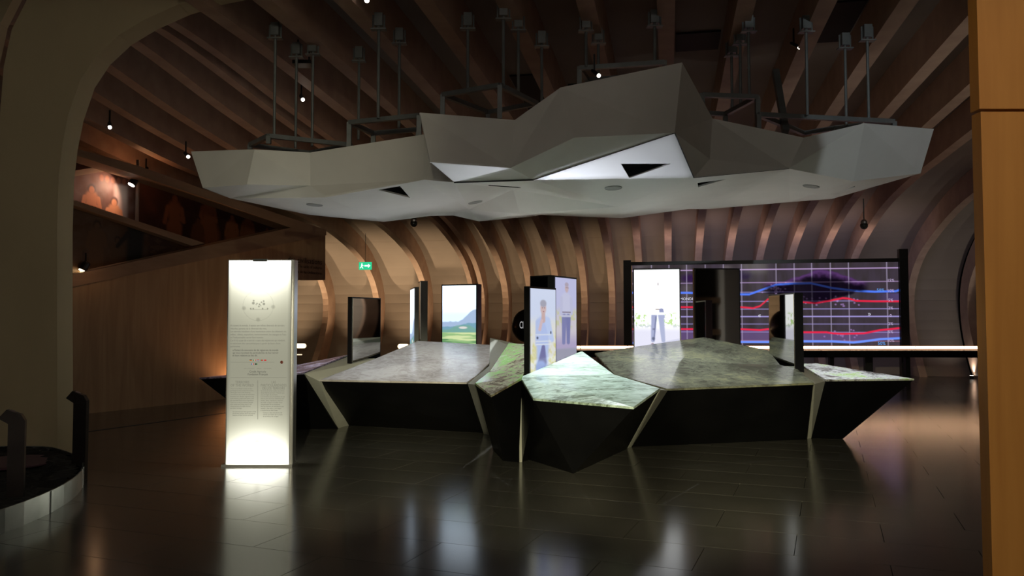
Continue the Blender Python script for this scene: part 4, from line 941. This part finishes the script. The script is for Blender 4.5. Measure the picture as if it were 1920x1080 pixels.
bent_post(150, 865, 8.2, 0.905, 'bent bronze post in the planter, farther one near the plywood wall', 0.1)

# ------------------------------------------------------------------ sphere, exit sign, wall lights, cameras, spotlights
sp = at(991, 611, 16.2); rs_ = 0.345
ball = thing('black_sphere', 'glossy black sphere with white letters', 'sphere', (sp.x, sp.y, 0))
ball['label'] = 'glossy black sphere with white letters, half hidden behind the totems'
MB().lathe(sp, [(max(0.001, rs_ * math.sin(math.pi * k / 20)), -rs_ * math.cos(math.pi * k / 20)) for k in range(21)], 32).build('globe', M_frame, ball, True)
MB().tube((sp.x, sp.y, 0), (sp.x, sp.y, sp.z - rs_ + 0.02), 0.05, 12).build('stand', M_frame, ball)
text('CI', at(974, 600.5, 15.80), (1, -0.12, 0), (0, 0, 1), 0.20, glow('letter_white', (0.85, 0.85, 0.85), 0.55), ball, 'LEFT', 'lettering', 1.0, 0.42)

ex = at(685, 498.5, 24.6); exd = TV
exit_s = thing('exit_sign', 'small glowing green exit sign hung high between the ribs', 'sign', (ex.x, ex.y, ex.z))
MB().box(ex, 0.40, 0.05, 0.235, (TV, DV, gz)).build('lit_body', M_green, exit_s)
m_ = MB(); f_ = ex - DV * 0.03
m_.bar(f_ + TV * -0.02 + gz * 0.0, f_ + TV * 0.13, 0.004, 0.05)
m_.add([f_ + TV * 0.10 + gz * 0.07, f_ + TV * 0.10 - gz * 0.07, f_ + TV * 0.18], [(0, 1, 2)])
m_.box(f_ - TV * 0.10 + gz * 0.06, 0.035, 0.004, 0.035, (TV, DV, gz)); m_.bar(f_ - TV * 0.10 + gz * 0.04, f_ - TV * 0.11 - gz * 0.02, 0.004, 0.045); m_.bar(f_ - TV * 0.11 - gz * 0.02, f_ - TV * 0.06 - gz * 0.08, 0.004, 0.025); m_.bar(f_ - TV * 0.11 - gz * 0.02, f_ - TV * 0.16 - gz * 0.07, 0.004, 0.025); m_.bar(f_ - TV * 0.10 + gz * 0.03, f_ - TV * 0.05 + gz * 0.0, 0.004, 0.02)
m_.build('running_man_pictogram', M_exitw, exit_s)
MB().tube(ex + gz * 0.115, ex + gz * 1.0, 0.008, 6).build('hanger', M_steel, exit_s)

def wall_light(px, py, Y, label):
    p = at(px, py, Y); t = thing('wall_light', label, 'wall light', p, 'lozenge wall lights')
    for nm, sc_, dp, mt in (('housing', 1.12, 0.02, M_alu), ('diffuser', 1.0, -0.025, M_oval)):
        rr = 0.078 * sc_; hw = 0.11 * sc_
        poly = [p + DV * dp + TV * (hw + rr * math.cos(a)) + gz * rr * math.sin(a) for a in np.linspace(-math.pi / 2, math.pi / 2, 9)] + [p + DV * dp + TV * (-hw + rr * math.cos(a)) + gz * rr * math.sin(a) for a in np.linspace(math.pi / 2, 3 * math.pi / 2, 9)]
        MB().prism(poly, DV * 0.05).build(nm, mt, t)
wall_light(563.5, 648.5, 27.6, 'lozenge wall light right beside the glowing text panel')
wall_light(756, 649.5, 27.3, 'lozenge wall light left of the thin edge-on totem')
led = at(556, 665, 26.0); tag(MB().bar(at(535, 665, 26.2), at(566, 665, 26.2), 0.05, 0.035).build('strip_light', glow('strip_glow', (1, 0.75, 0.5), 1.4)), 'short thin strip light low by the text panel', 'light')

def dome(px, py, Y, label, r=0.09):
    p = at(px, py, Y); t = thing('dome_camera', label, 'camera', p, 'ceiling dome cameras')
    MB().lathe(p, [(0.002, -r)] + [(r * math.sin(math.pi * k / 12), -r * math.cos(math.pi * k / 12)) for k in range(1, 9)], 16).build('dome', principled('smoked_dome', (0.05, 0.055, 0.05), 0.2), t, True)
    MB().lathe(p + gz * r * 0.5, [(r * 0.9, 0), (r * 0.9, 0.05), (r * 0.4, 0.10)], 16).build('mount', M_alu, t)
    MB().tube(p + gz * (r * 0.5 + 0.09), p + gz * (r * 0.5 + 0.6), 0.015, 6).build('stem', M_steel, t)
dome(776, 419, 20, 'small black dome camera just below the canopy\'s left part'); dome(1620, 423, 19, 'grey dome camera under the vault above the graph wall'); dome(1835, 369, 16, 'grey dome camera beside the birch panel edge')

def spotlight(px, py, Y, label, warm=False, r=0.027, aim=(0.4, -0.7, -0.6), emit=True):
    p = at(px, py, Y); aim = Vector(aim).normalized(); t = thing('spotlight', label, 'spotlight', p, 'small ceiling spotlights')
    x = aim.cross(gz).normalized(); y = aim.cross(x)
    MB().lathe(p - aim * 0.18, [(r * 0.8, 0), (r * 1.15, 0.03), (r * 1.25, 0.17)], 14, (x, y, aim)).build('lamp_head', M_frame, t)
    hd = t.children[-1]; MB().lathe(p, [(r, -0.012), (r, 0.004), (r * 0.5, 0.010)], 20, (x, y, aim)).build('lens', M_bulbwarm if warm else M_bulb, hd)
    MB().bar(p - aim * 0.12, p - aim * 0.12 + gz * 0.22, 0.02).build('arm', M_frame, t)
spotlight(206, 239, 12.3, 'lit spotlight under the vault near the left arch')
spotlight(353, 294, 13.5, 'lit spotlight touching the canopy\'s left tip', aim=(0.6, -0.6, -0.5))
spotlight(568, 187, 12.5, 'lit spotlight behind the hanging rods over the canopy\'s left wing')
spotlight(688, 1, 9.2, 'lit spotlight at the very top edge of the view')
spotlight(1499, 89, 10.6, 'lit spotlight on a right-hand vault rib', r=0.022)
spotlight(1123, 142, 9.6, 'lit spotlight behind the topmost steel frame', r=0.022)
def wspot(px, py, off, label, r, warm):
    p = wp(px, py, off); spotlight(px, py, p.y, label, warm, r, (-0.3, -0.3, -0.8))
wspot(246, 347, 0.35, 'bare bright bulb inside the booth window', 0.06, False)
wspot(268, 328, 0.2, 'tiny warm spotlight under the booth\'s top beam', 0.03, True)
wspot(154, 508, 0.2, 'warm lamp at the booth window\'s lower left corner', 0.06, True)
pb = wp(246, 345, 0.30)
lamp('SPOT', 'booth_light', pb + Vector((0, 0, 0.02)), wp(170, 372, 0.65), 44, (1.0, 0.62, 0.42), 0.04, 130, 0.6)
lamp('POINT', 'booth_light', wp(268, 330, 0.9), None, 5, (1.0, 0.45, 0.2), 0.05)
lamp('POINT', 'booth_light', wp(190, 500, -0.5), None, 1.2, (1.0, 0.55, 0.28), 0.05)

# ------------------------------------------------------------------ uplights along the vault wall
def uplight(s, t, energy, color, ang=110, tilt=(0, 0), label=None, lens=M_bulbwarm):
    p = w3(s, t, 0.10)
    if label:                                                       # the one fixture in view; the others stand hidden and are lamps only
        u = thing('floor_uplight', label, 'uplight', (p.x, p.y, 0))
        MB().lathe((p.x, p.y, 0), [(0.05, 0), (0.06, 0.03), (0.055, 0.075)], 14).build('lamp_body', M_frame, u)
        MB().lathe((p.x, p.y, 0.066), [(0.046, 0), (0.046, 0.012)], 14).build('lens', lens, u)
    lamp('SPOT', 'uplight', p, p + TV * tilt[0] + DV * tilt[1] + gz * 1.0, energy, color, 0.05, ang, 0.8)
UPL = [(25.9, -13.4, 430, WARM), (25.9, -11.05, 430, WARM), (25.9, -9.2, 430, WARM), (25.9, -7.3, 330, WARM),
       (25.9, -5.85, 95, WARM), (25.9, -5.0, 85, WARM), (25.9, -4.14, 80, WARM), (25.9, -3.22, 75, WARM), (25.9, -2.3, 75, WARM), (25.9, -1.38, 70, WARM), (25.9, -0.46, 50, WARM)]
for s, t, e, c in UPL: uplight(s, t, e * (0.74 if t < -6.5 else 0.8), c, 84, (0.06, 0.24))
u8 = atz(1822, 709)
uplight(22.2, 11.0, 45, NEUT, 130, (0.0, 0.2))  # added out of view to light ribs the left mirror shows
uplight(19.8, 14.5, 520, NEUT, 130, (0.0, 0.2))  # another unseen lamp added for the same mirror
uplight(8.2, 7.4, 330, (1.0, 0.97, 0.86), 96, (0.0, 0.75))
uplight(u8.dot(DV), u8.dot(TV), 45, NEUT, 120, (-0.25, 0.25), 'bright uplight at the foot of the rib beside the birch panel', M_bulb)
# warm wash on the ribs above the graph wall, from an unseen strip lamp added over its rail; cool spill from its rear
def strip(name, p, target, energy, color, sx, sy):
    o = lamp('AREA', name, p, target, energy, color, sx); o.data.shape = 'RECTANGLE'; o.data.size_y = sy
    z = (Vector(p) - Vector(target)).normalized(); x = (TV - z * TV.dot(z)).normalized(); y = z.cross(x)
    m = Matrix((x, y, z)).transposed().to_4x4(); m.translation = p; o.matrix_world = m; return o
gm = (GL + GR) / 2
strip('rib_fill', gm + DV * 0.12 + gz * 3.45, gm + DV * 1.0 + gz * 5.0, 22, (1.0, 0.72, 0.64), GW, 0.12)
strip('rail_backlight', gm + DV * 0.30 + gz * 2.4, gm + DV * 2.4 + gz * 3.0, 26, (0.55, 0.6, 1.0), GW, 0.5)
# lamp behind the text panel grazing the plywood
ug = wf(455) - WN * 0.35
lamp('SPOT', 'plywood_uplight', ug + gz * 0.1, wp(415, 560), 60, (1.0, 0.5, 0.25), 0.05, 120, 0.7)
bxp = at(569, 120, 11.2)
tag(MB().box(bxp, 0.26, 0.22, 0.05).tube(bxp + Vector((-0.08, 0, 0.02)), bxp + Vector((-0.08, 0, 0.35)), 0.012, 6).tube(bxp + Vector((0.08, 0, 0.02)), bxp + Vector((0.08, 0, 0.35)), 0.012, 6).build('ceiling_projector', M_frame), 'flat black box fixed high under the vault above the left hanging frame', 'projector')
